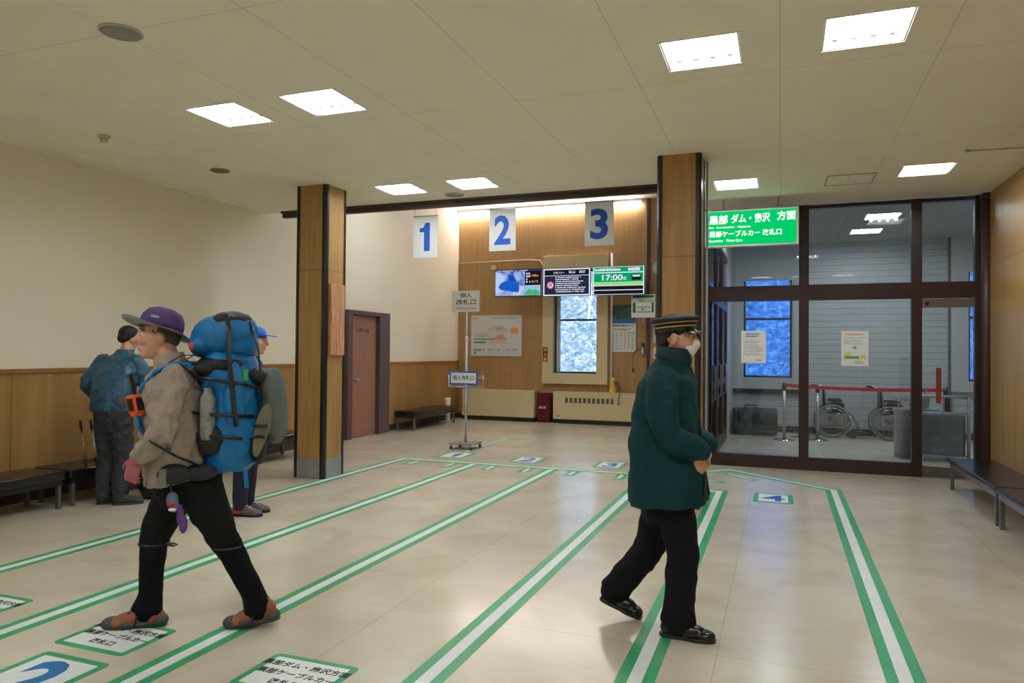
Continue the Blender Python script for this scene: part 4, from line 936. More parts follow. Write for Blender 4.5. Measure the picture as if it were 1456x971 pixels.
def hand_shapes(mb, wrist, d, n, side, curl=.6, s=1.0):
    """wrist point, direction d (to the fingertips), palm normal n (curl direction), side = towards the thumb"""
    w_ = Vector(wrist); d = Vector(d).normalized(); n = Vector(n); n = (n-d*n.dot(d)).normalized(); sd = d.cross(n)
    if sd.dot(Vector(side)) < 0: sd = -sd
    R = Matrix((d, sd, n)).transposed().to_4x4()
    mb.ell(w_+d*.050*s, (.052*s, .041*s, .015*s), R, seg=16, rings=10)
    mb.tube([w_-d*.02, w_+d*.03*s], [.026*s, .028*s], seg=12)
    for k, (off, L) in enumerate(((.029, .074), (.010, .082), (-.010, .076), (-.029, .060))):
        p = w_+d*.086*s+sd*off*s; ang = .15+curl*.3; pts = [p-d*.02*s, p]; dd = d
        for q in range(3):
            dd = (d*cos(ang)+n*sin(ang)); p = p+dd*L*s*(.42, .32, .26)[q]; pts.append(p); ang += curl
        mb.tube(pts, [.0095*s, .0095*s, .009*s, .0085*s, .0065*s], seg=9)
        mb.ell(pts[-1], (.0068*s,)*3, seg=8, rings=6)
    p = w_+d*.022*s+sd*.030*s
    td = (d*.65+sd*.62+n*.35).normalized(); p2 = p+td*.034*s; p3 = p2+(td+n*.5*curl+d*.3).normalized()*.030*s; p4 = p3+(d+n*curl).normalized()*.024*s
    mb.tube([p-td*.01, p, p2, p3, p4], [.012*s, .014*s, .0115*s, .010*s, .007*s], seg=9); mb.ell(p4, (.0075*s,)*3, seg=8, rings=6)
def shoe_shapes(heel, toe, h=.07, w=.045, lift=0):
    """upper and sole of one shoe lying from heel to toe (points on the ground)"""
    H, Tt = Vector(heel), Vector(toe); d = (Tt-H); L = d.length; d.normalize(); sd = Vector((-d.y, d.x, 0)).normalized(); u = sd.cross(d)*-1
    if u.z < 0: u = -u
    def P(a, s_, z): return H+d*L*a+sd*s_+u*z
    up = MB(); 
    R = Matrix((d, sd, u)).transposed().to_4x4()
    up.ell(P(.80, 0, .030), (.20*L, w, .030), R); up.ell(P(.55, 0, .042), (.30*L, w*.88, .042), R)
    up.ell(P(.22, 0, .048), (.21*L, w*.82, .048), R)
    up.tube([P(.24, 0, .03), P(.26, 0, h+.03)], [.042, .040], seg=16)
    up.tube([P(.30, 0, h*.9), P(.62, 0, .055)], [.034, .028], seg=12)
    so = MB(); poly = []
    for k in range(24):
        a = 2*pi*k/24; x = .5+.5*cos(a); ww = w*(1.06 if x > .5 else .86)*(1-.14*math.exp(-((x-.45)/.15)**2))
        poly.append((x*L*1.02-.01*L, ww*sin(a)*(abs(sin(a))**-.35 if abs(sin(a)) > .05 else 1)))
    M = Matrix.Translation(H) @ R
    so.prism(poly, 0, .020, M)
    return up, so
def laces(P, H, toe, m):
    H, Tt = Vector(H), Vector(toe); d = Tt-H; L = d.length; d.normalize(); sd = Vector((-d.y, d.x, 0)).normalized()
    mb = MB()
    for k in range(4):
        c = H+d*L*(.42+.09*k)+Vector((0, 0, .098-.010*k)); mb.tube([c-sd*.026, c+Vector((0, 0, .006)), c+sd*.026], .0035, seg=6)
    mb.build('laces', m, P)
# ---- uniformed attendant (faces +x)
M_COAT = mat('teal_coat', (0, 54, 60), .75, var=.08, vscale=5, bump=.25, bscale=22, spec=.25)
M_TROU = mat('black_trousers', (16, 16, 20), .8, bump=.2, bscale=20, spec=.2)
M_LEATH = mat('black_leather', (18, 18, 20), .25, spec=.6)
A = thing('person', 'person in teal coat, peaked cap and white mask walking right past the pillar', 'person', (-.60, 3.98, 0))
mb = MB()
stack(mb, [(.82, .0, .11, .15), (.95, .005, .12, .155), (1.1, .01, .11, .15), (1.25, .02, .12, .17), (1.36, .02, .10, .17), (1.42, .03, .06, .09)])
limb(mb, [(.03, 0, 1.36), (.045, 0, 1.45), (.058, 0, 1.53)], [.062, .056, .056])
TA = head_shapes(mb, (.068, 0, 1.588), 0.03)
limb(mb, [(.03, -.17, 1.35), (.03, -.24, 1.12), (.19, -.16, .985)], [.045, .038, .027]); limb(mb, [(.03, .17, 1.35), (.03, .24, 1.12), (.20, .12, .985)], [.045, .038, .027])
hand_shapes(mb, (.195, -.155, .98), (.25, .35, -1), (-.5, .7, 0), (1, 0, 0), .75, .95); hand_shapes(mb, (.20, .12, .98), (.2, -.35, -1), (-.5, -.7, 0), (1, 0, 0), .75, .95)
limb(mb, [(.02, -.09, .84), (.105, -.075, .43), (.085, -.07, .09)], [.075, .05, .035]); limb(mb, [(-.0, .09, .84), (-.07, .10, .44), (-.31, .11, .14)], [.075, .05, .035])
limb(mb, [(.085, -.07, .09), (.11, -.07, .045), (.19, -.07, .036)], [.03, .028, .020]); limb(mb, [(-.31, .11, .15), (-.26, .11, .095), (-.19, .11, .055)], [.03, .026, .018])
baked('body', mb, M_SKIN, A, .0055, 4)
eyes(A, TA)
# hair, visible below the cap
mb = MB(); mb.ell(TA @ Vector((-.020, 0, .045)), (.103, .084, .088), TA.to_3x3().to_4x4()); mb.ell(TA @ Vector((-.062, 0, -.012)), (.052, .066, .062), TA.to_3x3().to_4x4())
for s_ in (-1, 1): mb.ell(TA @ Vector((.008, s_*.070, .026)), (.014, .010, .026))
o = baked('hair', mb, M_HAIR, A, .006, 3)
# coat
mb = MB()
stack(mb, [(.70, .028, .212, .245, 0, .04), (.74, .028, .212, .247, 0, .04), (.90, .022, .198, .243), (1.05, .008, .184, .235), (1.18, .010, .175, .228), (1.29, .022, .160, .222), (1.365, .030, .140, .195), (1.42, .036, .112, .145), (1.46, .044, .092, .100), (1.50, .052, .084, .082)])
for s_, hx in ((-1, .0), (1, .01)):
    limb(mb, [(.02, s_*.175, 1.365), (.025, s_*.235, 1.26), (.055, s_*.262, 1.11), (.125, s_*.232, 1.045), (.215, s_*.165, 1.005)], [.082, .082, .074, .070, .060], side=(0, 1, 0))
baked('coat', mb, M_COAT, A, .0075, 4, .036, .12, 1)
mb = MB()
for k in range(24):
    pass
ring = []
stack(mb, [(1.46, .050, .098, .100, 0, -.25), (1.50, .056, .094, .092, 0, -.2), (1.535, .058, .088, .086, 0, -.12)])
baked('collar', mb, mat('teal_collar', (0, 46, 54), .75, bump=.2), A, .007, 3)
# coat front zip and hem seam
MB().tube([(.145, 0, 1.43), (.186, 0, 1.30), (.19, 0, 1.12), (.215, 0, .92), (.243, 0, .75)], .006, seg=6).build('front_zip', M_BLACK, A)
# trousers
mb = MB()
stack(mb, [(.60, .03, .12, .15), (.75, .02, .15, .17), (.92, .01, .15, .165)])
limb(mb, [(.055, -.075, .76), (.095, -.075, .58), (.112, -.072, .42), (.098, -.07, .24), (.090, -.07, .075)], [(.118, .098), (.095, .088), (.084, .08), (.082, .074), (.093, .07)], side=(1, 0, 0), seg=18)
limb(mb, [(-.01, .08, .76), (-.045, .09, .60), (-.078, .10, .44), (-.190, .105, .28), (-.300, .11, .135)], [(.115, .098), (.092, .088), (.090, .08), (.080, .074), (.085, .07)], side=(1, 0, 0), seg=18)
baked('trousers', mb, M_TROU, A, .0075, 4, .026, .09, 2)
for h_, t_ in (((-.005, -.07, 0), (.285, -.07, 0)), ((-.375, .11, .085), (-.135, .11, .004))):
    u_, s2 = shoe_shapes(h_, t_, .06, .048); o = baked('shoe', u_, M_LEATH, A, .006, 4); s2.build('sole', M_BLACK, o, .004)
# mask
mb = MB(); mb.ell(TA @ Vector((.066, 0, -.056)), (.046, .052, .044), TA.to_3x3().to_4x4()); mb.ell(TA @ Vector((.098, 0, -.034)), (.028, .030, .034), TA.to_3x3().to_4x4())
o = baked('face_mask', mb, mat('mask_white', (228, 230, 232), .8, bump=.2, bscale=40), A, .005, 4)
for s_ in (-1, 1): MB().tube([TA @ Vector((.085, s_*.05, -.02)), TA @ Vector((.04, s_*.077, .0)), TA @ Vector((-.008, s_*.089, .02)), TA @ Vector((-.02, s_*.088, -.01))], .0022, seg=6).build('ear_loop', MATS['mask_white'], o)
# peaked cap
C = thing('peaked_cap', None, None); C.parent = A; C.location = (.060, 0, 1.645); C.rotation_euler = (0, radians(-5), 0)
MB().lathe([(.092, -.028), (.100, -.026), (.104, .012), (.094, .012), (.090, -.026)], seg=40).build('band', M_BLACK, C)
mb = MB(); prof = [(.098, .006), (.112, .014), (.128, .030), (.133, .038), (.128, .046), (.08, .058), (.001, .062)]
mb.lathe(prof, seg=44, mtx=Matrix.Diagonal((1.04, .94, 1, 1))).build('crown', mat('cap_cloth', (20, 22, 30), .7, bump=.2, bscale=60), C)
GOLD = mat('gold_braid', (176, 150, 70), .4, metal=.3)
MB().tube([(.106*cos(2*pi*k/40), .106*sin(2*pi*k/40), .000) for k in range(40)], .0045, seg=6, closed=True).build('gold_braid', GOLD, C)
MB().tube([(.1225*cos(2*pi*k/40), .1105*sin(2*pi*k/40), .021) for k in range(40)], .0035, seg=6, closed=True).build('gold_braid', GOLD, C)
mb = MB(); n_ = 12; top = []; 
for j in range(2):
    pass
vis = []
for i in range(n_+1):
    a = radians(-62+124*i/n_)
    vis.append(((.100*cos(a), .100*sin(a), -.020), (.100*cos(a)+.048*cos(a)**.6, .106*sin(a), -.046)))
bm = mb.bm; up_ = [[bm.verts.new(Vector(p)+Vector((0, 0, .002))) for p in v] for v in vis]; dn_ = [[bm.verts.new(Vector(p)-Vector((0, 0, .002))) for p in v] for v in vis]
for i in range(n_):
    bm.faces.new((up_[i][0], up_[i][1], up_[i+1][1], up_[i+1][0])); bm.faces.new((dn_[i][0], dn_[i+1][0], dn_[i+1][1], dn_[i][1]))
    bm.faces.new((up_[i][1], dn_[i][1], dn_[i+1][1], up_[i+1][1])); bm.faces.new((up_[i][0], up_[i+1][0], dn_[i+1][0], dn_[i][0]))
bm.faces.new((up_[0][0], dn_[0][0], dn_[0][1], up_[0][1])); bm.faces.new((up_[-1][0], up_[-1][1], dn_[-1][1], dn_[-1][0]))
mb.build('visor', M_LEATH, C)
MB().tube([(.225, -.11, .93), (.232, -.11, .86), (.228, -.11, .77)], .006, seg=6).build('hand_strap', M_BLACK, A)
# ---- hiker (faces local +x = left in the photo; local +y is the side nearest the camera)
M_TAN = mat('tan_jacket', (156, 142, 130), .8, var=.06, bump=.3, bscale=18, spec=.2)
M_HPANT = mat('hiking_black', (22, 23, 22), .85, bump=.25, bscale=22, spec=.2)
M_GAIT = mat('gaiter_black', (13, 15, 21), .8, bump=.2, bscale=30, spec=.15)
M_CYAN = mat('cyan_nylon', (0, 112, 176), .5, var=.10, vscale=8, bump=.35, bscale=12)
M_DKNY = mat('dark_nylon', (26, 28, 33), .6, bump=.3, bscale=16)
ROTH = atan2(-.53, -.85)
Hk = thing('person', 'hiker in purple brimmed hat, tan jacket and black gaiters walking left', 'person', (-2.97, 3.10, 0), ROTH)
mb = MB()
stack(mb, [(.80, .05, .11, .15), (.95, .06, .12, .155), (1.1, .08, .11, .15), (1.25, .10, .12, .17), (1.34, .10, .10, .17), (1.40, .115, .06, .09)])
limb(mb, [(.11, 0, 1.33), (.15, 0, 1.42), (.18, 0, 1.50)], [.062, .056, .054])
TH = head_shapes(mb, (.215, 0, 1.565), -.04, .34)
limb(mb, [(.11, .18, 1.33), (.13, .25, 1.10), (.245, .22, .96)], [.045, .038, .027]); limb(mb, [(.11, -.18, 1.33), (.09, -.24, 1.09), (.17, -.20, .90)], [.045, .038, .027])
hand_shapes(mb, (.25, .22, .95), (.3, -.1, -1), (-.3, -1, 0), (1, 0, 0), .7, .92); hand_shapes(mb, (.17, -.20, .90), (.3, .1, -1), (-.3, 1, 0), (1, 0, 0), .7, .92)
limb(mb, [(.06, -.08, .84), (.225, -.065, .47), (.255, -.05, .12)], [.075, .05, .035]); limb(mb, [(.03, .085, .84), (-.14, .075, .47), (-.33, .06, .12)], [.075, .05, .035])
limb(mb, [(.255, -.05, .12), (.28, -.05, .055), (.36, -.05, .036)], [.03, .028, .020]); limb(mb, [(-.33, .06, .12), (-.30, .06, .065), (-.24, .06, .045)], [.03, .028, .020])
baked('body', mb, M_SKIN, Hk, .0055, 4)
eyes(Hk, TH)
mb = MB(); mb.ell(TH @ Vector((-.020, 0, .034)), (.099, .080, .086), TH.to_3x3().to_4x4()); mb.ell(TH @ Vector((-.064, 0, -.005)), (.046, .060, .05), TH.to_3x3().to_4x4())
baked('hair', mb, mat('grey_hair', (84, 74, 68), .7), Hk, .006, 3)
# jacket
mb = MB()
stack(mb, [(.80, .105, .155, .20, 0, -.16), (.86, .105, .165, .21, 0, -.12), (1.0, .115, .170, .215), (1.15, .120, .160, .212), (1.26, .128, .152, .21), (1.34, .128, .125, .19), (1.40, .140, .09, .13), (1.44, .155, .072, .078)])
limb(mb, [(.10, .17, 1.34), (.11, .225, 1.24), (.125, .262, 1.09), (.175, .25, 1.01), (.235, .222, .955)], [.080, .076, .066, .060, .048], side=(0, 1, 0))
limb(mb, [(.10, -.17, 1.34), (.09, -.225, 1.24), (.085, -.25, 1.10), (.12, -.235, 1.01), (.165, -.205, .92)], [.080, .076, .066, .060, .048], side=(0, 1, 0))
baked('jacket', mb, M_TAN, Hk, .0075, 3, .060, .075, 3)
mb = MB(); stack(mb, [(1.39, .150, .082, .085, 0, -.2), (1.44, .158, .078, .075, 0, -.2), (1.475, .163, .074, .072, 0, -.2)]); baked('collar', mb, mat('pale_collar', (172, 158, 142), .8), Hk, .007, 3)
# glove on the near hand
mb = MB(); hand_shapes(mb, (.252, .222, .945), (.3, -.1, -1), (-.3, -1, 0), (1, 0, 0), .7, 1.04); baked('glove', mb, mat('pink_glove', (168, 92, 104), .7), Hk, .005, 3)
# trousers, gaiters, boots
mb = MB()
stack(mb, [(.66, .05, .13, .15), (.78, .055, .17, .175), (.90, .055, .16, .17)])
limb(mb, [(.10, -.08, .80), (.175, -.075, .62), (.232, -.065, .49), (.245, -.06, .40)], [(.13, .098), (.098, .086), (.078, .075), (.07, .068)], side=(1, 0, 0), seg=18)
limb(mb, [(.0, .085, .80), (-.075, .08, .64), (-.145, .075, .49), (-.19, .07, .40)], [(.13, .098), (.105, .088), (.080, .075), (.07, .068)], side=(1, 0, 0), seg=18)
baked('trousers', mb, M_HPANT, Hk, .0075, 4, .026, .09, 4)
for pts, rr in (([(.238, -.063, .46), (.248, -.06, .30), (.250, -.055, .17), (.268, -.05, .075)], [(.072, .068), (.064, .062), (.062, .058), (.088, .062)]),
                ([(-.165, .072, .46), (-.235, .07, .31), (-.30, .065, .18), (-.325, .06, .085)], [(.072, .068), (.064, .062), (.062, .058), (.078, .062)])):
    mb = MB(); limb(mb, pts, rr, side=(1, 0, 0), seg=18); o = baked('gaiter', mb, M_GAIT, Hk, .007, 4, .01, .08, 5)
    p = pts[0]; MB().tube([(p[0]+.076*cos(2*pi*k/24), p[1]+.072*sin(2*pi*k/24), p[2]-.015) for k in range(24)], .007, seg=6, closed=True).build('top_strap', M_BLACK, o)
MB().tube([(.16, .0, .45), (.12, .01, .455), (.10, .01, .448), (.12, .01, .44), (.16, 0, .445)], .005, seg=6).build('loose_cord', mat('dark_purple', (56, 36, 78), .6), Hk)
M_RUST = mat('rust_leather', (138, 82, 50), .6, var=.12, bump=.2)
M_RUB = mat('grey_rubber', (66, 64, 62), .6)
for h_, t_ in (((.165, -.05, 0), (.475, -.05, 0)), ((-.425, .06, .03), (-.165, .055, .0))):
    u_, s2 = shoe_shapes(h_, t_, .10, .054); d0 = Vector(t_)-Vector(h_); u_.ell(Vector(h_)+d0*.28+Vector((0, 0, .075)), (.068, .048, .05)); o = baked('boot', u_, M_RUST, Hk, .006, 4); s2.build('sole', mat('boot_sole', (52, 48, 40), .7), o, .004)
    r_ = MB(); d = (Vector(t_)-Vector(h_)); r_.ell(Vector(h_)+d*.88+Vector((0, 0, .026)), (.055, .054, .034)); r_.ell(Vector(h_)+d*.12+Vector((0, 0, .03)), (.048, .050, .038)); r_.ell(Vector(h_)+d*.5+Vector((0, 0, .022)), (.15, .055, .024))
    baked('rubber_rand', r_, M_RUB, o, .006, 3); laces(o, h_, t_, M_BLACK)
    MB().tube([Vector(h_)+d*.45+Vector((0, .052, .07)), Vector(h_)+d*.48+Vector((0, .054, .02)), Vector(h_)+d*.48+Vector((0, 0, -.0)), Vector(h_)+d*.48+Vector((0, -.054, .02)), Vector(h_)+d*.45+Vector((0, -.052, .07))], .006, seg=6).build('instep_strap', M_BLACK, o)
# hat
HT = thing('sun_hat', None, None); HT.parent = Hk; HT.location = (.203, 0, 1.618); HT.rotation_euler = (radians(8), radians(-13), .22)
M_PUR = mat('purple_cloth', (84, 58, 112), .75, var=.08, bump=.3, bscale=14)
mb = MB(); mb.ell((-.005, 0, .012), (.113, .098, .095)); mb.box(-.2, .2, -.2, .2, -.1, -.098)
mb = MB(); mb.lathe([(.112, -.012), (.113, .02), (.106, .055), (.085, .088), (.05, .105), (.001, .110)], seg=36, mtx=Matrix.Diagonal((1, .88, 1, 1))).build('crown', M_PUR, HT)
def brim(m, z0, nm):
    mb = MB(); bm = mb.bm; N = 48; R_ = []
    for k in range(N):
        a = 2*pi*k/N; c_, s_ = cos(a), sin(a)
        row = []
        for j in range(5):
            f = j/4; r = .105+(.062+.018*c_)*f; droop = -.004*f*(abs(s_)**2)-.030*f*(max(0, -c_))+.022*f*f*max(0, c_)+.004*sin(3*a+.5)*f
            row.append(bm.verts.new((r*c_*(1.08 if c_ > 0 else 1.02), r*s_*.90, -.010+droop+z0)))
        R_.append(row)
    for k in range(N):
        for j in range(4): bm.faces.new((R_[k][j], R_[(k+1) % N][j], R_[(k+1) % N][j+1], R_[k][j+1])).smooth = True
    o = mb.build(nm, m, HT); sd = o.modifiers.new('s', 'SOLIDIFY'); sd.thickness = .003; sd.offset = 0; return o
brim(M_PUR, .0025, 'brim'); brim(mat('grey_green_lining', (136, 150, 142), .8), -.0015, 'brim_lining')
MB().box(-.02, .02, -.002, .002, 0, .012, Matrix.Translation((.04, .094, .03))).build('logo_tab', mat('pale_blue_tab', (150, 180, 215), .6), HT)
# chest camera pouch, straps
cp = MB().box(-.030, .030, -.045, .045, -.050, .050).build('camera_pouch', mat('orange_nylon', (226, 86, 36), .5, bump=.2), Hk, .012, 3)
cp.location = (.285, .13, 1.215); cp.rotation_euler = (.1, .15, .75)
MB().box(-.034, -.028, -.022, .030, -.030, .034, Matrix.Identity(4)).box(.028, .034, -.022, .030, -.030, .034).box(-.022, .02, .042, .048, -.034, .034).build('pouch_pocket', M_BLACK, cp)
MB().ell((.0, .0, -.052), (.034, .042, .022)).build('pouch_lens_bulge', MATS['orange_nylon'], cp)
MB().box(-.006, .006, -.01, .01, .048, .16).build('pouch_strap', M_BLACK, cp)
def strapband(pts, wdt, th, m, nm, parent, side=(0, 1, 0)):
    mb = MB(); mb.tube(pts, [(wdt, th)]*len(pts), seg=10, side=side); return mb.build(nm, m, parent)
# ---- backpack
BP = thing('backpack', 'large cyan hiking backpack with bulging lid and grey bundle carried by the hiker', 'backpack', (-2.97, 3.10, 0), ROTH)
mb = MB()
stack(mb, [(.84, -.16, .10, .13), (.88, -.165, .135, .16), (1.0, -.165, .15, .17), (1.2, -.165, .155, .175), (1.36, -.165, .15, .17), (1.46, -.15, .13, .155), (1.49, -.15, .10, .13)])
baked('pack_bag', mb, M_CYAN, BP, .009, 4, .05, .12, 6)
mb = MB(); mb.ell((-.105, 0, 1.575), (.155, .175, .115)); mb.ell((-.17, .02, 1.60), (.13, .155, .105)); mb.ell((-.02, 0, 1.53), (.085, .15, .075)); mb.ell((-.20, 0, 1.53), (.10, .14, .09))
lid = baked('lid', mb, M_CYAN, BP, .008, 4, .02, .12, 7)
mb = MB(); mb.ell((-.165, .03, 1.655), (.11, .125, .058)); baked('lid_mesh', mb, M_DKNY, lid, .007, 3, .012, .05, 8)
mb = MB(); mb.ell((-.13, .0, 1.42), (.15, .185, .065)); mb.ell((-.05, .10, 1.40), (.07, .08, .045)); baked('storm_collar', mb, mat('black_nylon', (26, 27, 30), .6, bump=.3), BP, .008, 4, .012, .08, 9)
# side: bottle, mesh pocket, straps
MB().lathe([(.036, 0), (.038, .02), (.038, .22), (.020, .25), (.020, .27), (.001, .27)], (-.075, .175, 1.03)).build('bottle', mat('grey_bottle', (132, 134, 128), .5, var=.3, vscale=30), BP)
mb = MB(); mb.ell((-.085, .165, 1.04), (.070, .042, .075)); mb.ell((-.085, .160, .99), (.060, .035, .05)); baked('side_pocket', mb, MATS['black_nylon'], BP, .007, 3)
mb = MB(); mb.ell((-.20, .15, 1.24), (.06, .055, .20)); mb.ell((-.23, .13, 1.05), (.06, .05, .13)); baked('side_bulge', mb, M_CYAN, BP, .007, 4, .014, .08, 10)
for x0, z0, x1, z1 in ((.0, 1.36, -.32, 1.30), (.0, 1.06, -.30, 1.02), (.01, 1.17, -.30, 1.145)):
    strapband([(x0, .15, z0), (-.07, .205, (z0*.8+z1*.2)), (-.2, .212, (z0+z1)/2), (x1, .13, z1)], .010, .004, M_BLACK, 'compression_strap', BP, (0, 0, 1))
strapband([(-.155, .14, 1.69), (-.175, .18, 1.60), (-.18, .21, 1.48), (-.2, .215, 1.30), (-.22, .20, 1.1)], .012, .004, M_BLACK, 'lid_strap', BP, (1, 0, 0))
strapband([(-.27, .10, 1.66), (-.315, .11, 1.5), (-.33, .10, 1.3), (-.32, .09, 1.1)], .012, .004, M_BLACK, 'lid_strap', BP, (0, 1, 0))
# grey green rolled bundle and sandal hanging at the back
mb = MB(); mb.ell((-.385, -.02, 1.19), (.072, .13, .215)); mb.ell((-.36, -.02, 1.30), (.07, .12, .10)); mb.ell((-.40, -.02, 1.1), (.06, .12, .12))
baked('grey_bundle', mb, mat('grey_green_cloth', (96, 104, 98), .8, bump=.3, bscale=14), BP, .008, 4, .012, .1, 11)
mb = MB(); poly = [(.040*cos(2*pi*k/28)*(1.0 if sin(2*pi*k/28) > 0 else .82), .145*sin(2*pi*k/28)) for k in range(28)]
sd_ = MB().prism(poly, 0, .030, Matrix.Translation((-.345, .19, 1.075)) @ Matrix.Rotation(radians(-12), 4, 'Y') @ WALL).build('sandal', mat('khaki_foam', (112, 106, 84), .8), BP, .008)
MB().tube([(-.37, .195, 1.10), (-.345, .225, 1.105), (-.31, .195, 1.10)], .008, seg=6).tube([(-.36, .195, 1.04), (-.34, .225, 1.05), (-.31, .195, 1.04)], .008, seg=6).build('sandal_strap', M_BLACK, sd_)
for c_, r_ in (((-.32, .08, .96), (.04, .06, .08)), ((-.30, .04, 1.36), (.06, .10, .05))):
    mb = MB(); mb.ell(c_, r_); baked('black_webbing', mb, MATS['black_nylon'], BP, .008, 3)
MB().box(-.012, .012, -.006, .006, -.03, .03, Matrix.Translation((-.265, .20, 1.37))).build('green_buckle', mat('green_buckle', (40, 170, 80), .4), BP)
MB().ell((.018, .12, 1.52), (.018, .02, .022)).build('red_tab', mat('pink_red_tab', (205, 60, 84), .5), BP)
# shoulder straps, hip belt
for s_ in (1, -1):
    strapband([(-.03, s_*.10, 1.38), (.04, s_*.125, 1.425), (.11, s_*.13, 1.425), (.19, s_*.125, 1.385), (.262, s_*.115, 1.30), (.288, s_*.12, 1.20), (.25, s_*.17, 1.08), (.10, s_*.215, .98)], .030, .012, M_CYAN if s_ else M_CYAN, 'shoulder_strap', BP, (0, 1, 0))
    strapband([(-.05, s_*.13, 1.47), (.06, s_*.14, 1.47), (.13, s_*.13, 1.432)], .010, .003, M_BLACK, 'load_lifter', BP, (0, 1, 0))
strapband([(.235, .245, 1.10), (.16, .325, 1.04), (.04, .30, .96), (-.04, .20, .90)], .012, .004, M_BLACK, 'lower_strap', BP, (1, 0, 1))
mb = MB(); mb.ell((.075, .215, .86), (.085, .030, .055)); mb.ell((-.04, .18, .86), (.09, .04, .045)); baked('hip_wing', mb, M_DKNY, BP, .007, 3); mb = MB(); mb.ell((.06, -.205, .87), (.10, .03, .05)); baked('hip_wing', mb, M_DKNY, BP, .007, 3)
mb = MB(); mb.tube([(.055+.185*cos(a), .205*sin(a), .868) for a in [2*pi*k/32 for k in range(32)]], [(.012, .022)]*32, seg=8, closed=True, side=(1, 0, 0)).build('hip_belt', M_BLACK, BP)
MB().box(-.018, .018, -.008, .008, -.045, .045, Matrix.Translation((.125, .235, .845))).build('belt_buckle', mat('buckle_grey', (110, 112, 116), .4), BP)
# hanging pouch with purple cloth
t = thing('belt_pouch', 'small red, white and purple bundle dangling from the hip belt of the hiker', 'pouch', (-2.97, 3.10, 0), ROTH)
mb = MB(); mb.ell((.085, .205, .725), (.030, .022, .045)); mb.ell((.075, .205, .69), (.026, .02, .03)); baked('bag', mb, mat('slate_blue_cloth', (96, 110, 140), .7), t, .005, 3)
mb = MB(); mb.ell((.085, .225, .705), (.022, .010, .012)); mb.build('red_stripe', mat('crimson_cloth', (170, 36, 52), .6), t)
MB().ell((.08, .222, .68), (.02, .010, .009)).build('white_stripe', M_WHITE, t)
mb = MB(); mb.ell((.045, .205, .645), (.018, .014, .060)); mb.ell((.03, .205, .60), (.022, .014, .05)); baked('purple_cloth', mb, mat('bright_purple', (96, 52, 128), .7), t, .005, 3)
MB().tube([(.09, .225, .86), (.088, .215, .78), (.085, .205, .74)], .004, seg=6).build('cord', M_BLACK, t)
# ---- man in the blue jacket seen from behind
M_BJ = mat('blue_jacket', (40, 84, 110), .42, var=.10, vscale=6, bump=.4, bscale=10)
M_GP = mat('charcoal_trousers', (44, 47, 52), .8, bump=.3, bscale=14)
ROTM = radians(100)
Mn = thing('person', 'man seen from behind in a shiny blue jacket and charcoal trousers beside the left bench', 'person', (-6.06, 5.22, 0), ROTM)
# local x forward (away to the far left corner), local y to his left (left in the photo)
mb = MB()
stack(mb, [(.84, .0, .10, .14, .0), (1.0, .02, .11, .15, .02), (1.2, .06, .11, .16, .03), (1.34, .11, .11, .17, .03), (1.42, .14, .07, .10, .03)])
limb(mb, [(.13, .03, 1.38), (.17, .03, 1.46), (.20, .03, 1.53)], [.060, .054, .052])
TM = head_shapes(mb, (.235, .035, 1.60), .42, -.35)
limb(mb, [(.11, .21, 1.37), (.05, .34, 1.18), (.20, .30, 1.02)], [.045, .038, .028]); limb(mb, [(.13, -.15, 1.37), (.16, -.22, 1.12), (.24, -.20, .90)], [.045, .038, .028])
hand_shapes(mb, (.20, .30, 1.02), (1, -.3, -.2), (0, -.4, -1), (0, -1, 0), .6, .95); hand_shapes(mb, (.24, -.20, .90), (.4, 0, -1), (.2, 1, 0), (1, 0, 0), .6, .95)
limb(mb, [(.0, .08, .86), (.02, .09, .46), (-.02, .09, .09)], [.075, .05, .035]); limb(mb, [(.0, -.08, .86), (.04, -.07, .46), (.0, -.07, .09)], [.075, .05, .035])
limb(mb, [(-.02, .09, .09), (.03, .09, .045), (.10, .08, .036)], [.03, .028, .020]); limb(mb, [(.0, -.07, .09), (.02, -.10, .045), (.06, -.16, .036)], [.03, .028, .020])
baked('body', mb, M_SKIN, Mn, .007, 4)
mb = MB(); mb.ell(TM @ Vector((-.022, 0, .042)), (.104, .086, .092), TM.to_3x3().to_4x4()); mb.ell(TM @ Vector((-.062, 0, -.008)), (.050, .066, .062), TM.to_3x3().to_4x4()); baked('hair', mb, M_HAIR, Mn, .007, 3)
mb = MB()
stack(mb, [(.90, .0, .135, .20, .02), (.96, .0, .145, .205, .02), (1.10, .02, .145, .205, .02), (1.24, .06, .14, .215, .03), (1.34, .10, .13, .21, .03), (1.41, .13, .10, .15, .03), (1.46, .15, .075, .085, .02), (1.50, .165, .068, .070, .01)])
limb(mb, [(.10, .20, 1.37), (.07, .285, 1.27), (.045, .345, 1.17), (.10, .34, 1.09), (.18, .31, 1.03)], [.082, .076, .068, .062, .05], side=(1, 0, 0)); limb(mb, [(.12, -.14, 1.37), (.14, -.20, 1.27), (.165, -.225, 1.12), (.20, -.215, 1.03), (.235, -.20, .93)], [.080, .074, .064, .058, .048], side=(1, 0, 0))
baked('jacket', mb, M_BJ, Mn, .008, 3, .036, .08, 12)
mb = MB(); mb.ell((-.03, -.13, 1.0), (.10, .07, .085)); baked('grey_side_panel', mb, mat('grey_panel_cloth', (70, 72, 78), .7), Mn, .008, 3)
mb = MB()
stack(mb, [(.70, .0, .11, .165, .0), (.82, .0, .13, .185, .005), (.95, .0, .13, .185, .01)])
limb(mb, [(.0, .085, .80), (.005, .09, .60), (.02, .092, .44), (.0, .092, .25), (-.01, .092, .08)], [(.115, .10), (.10, .092), (.085, .082), (.08, .076), (.078, .074)], side=(1, 0, 0), seg=18)
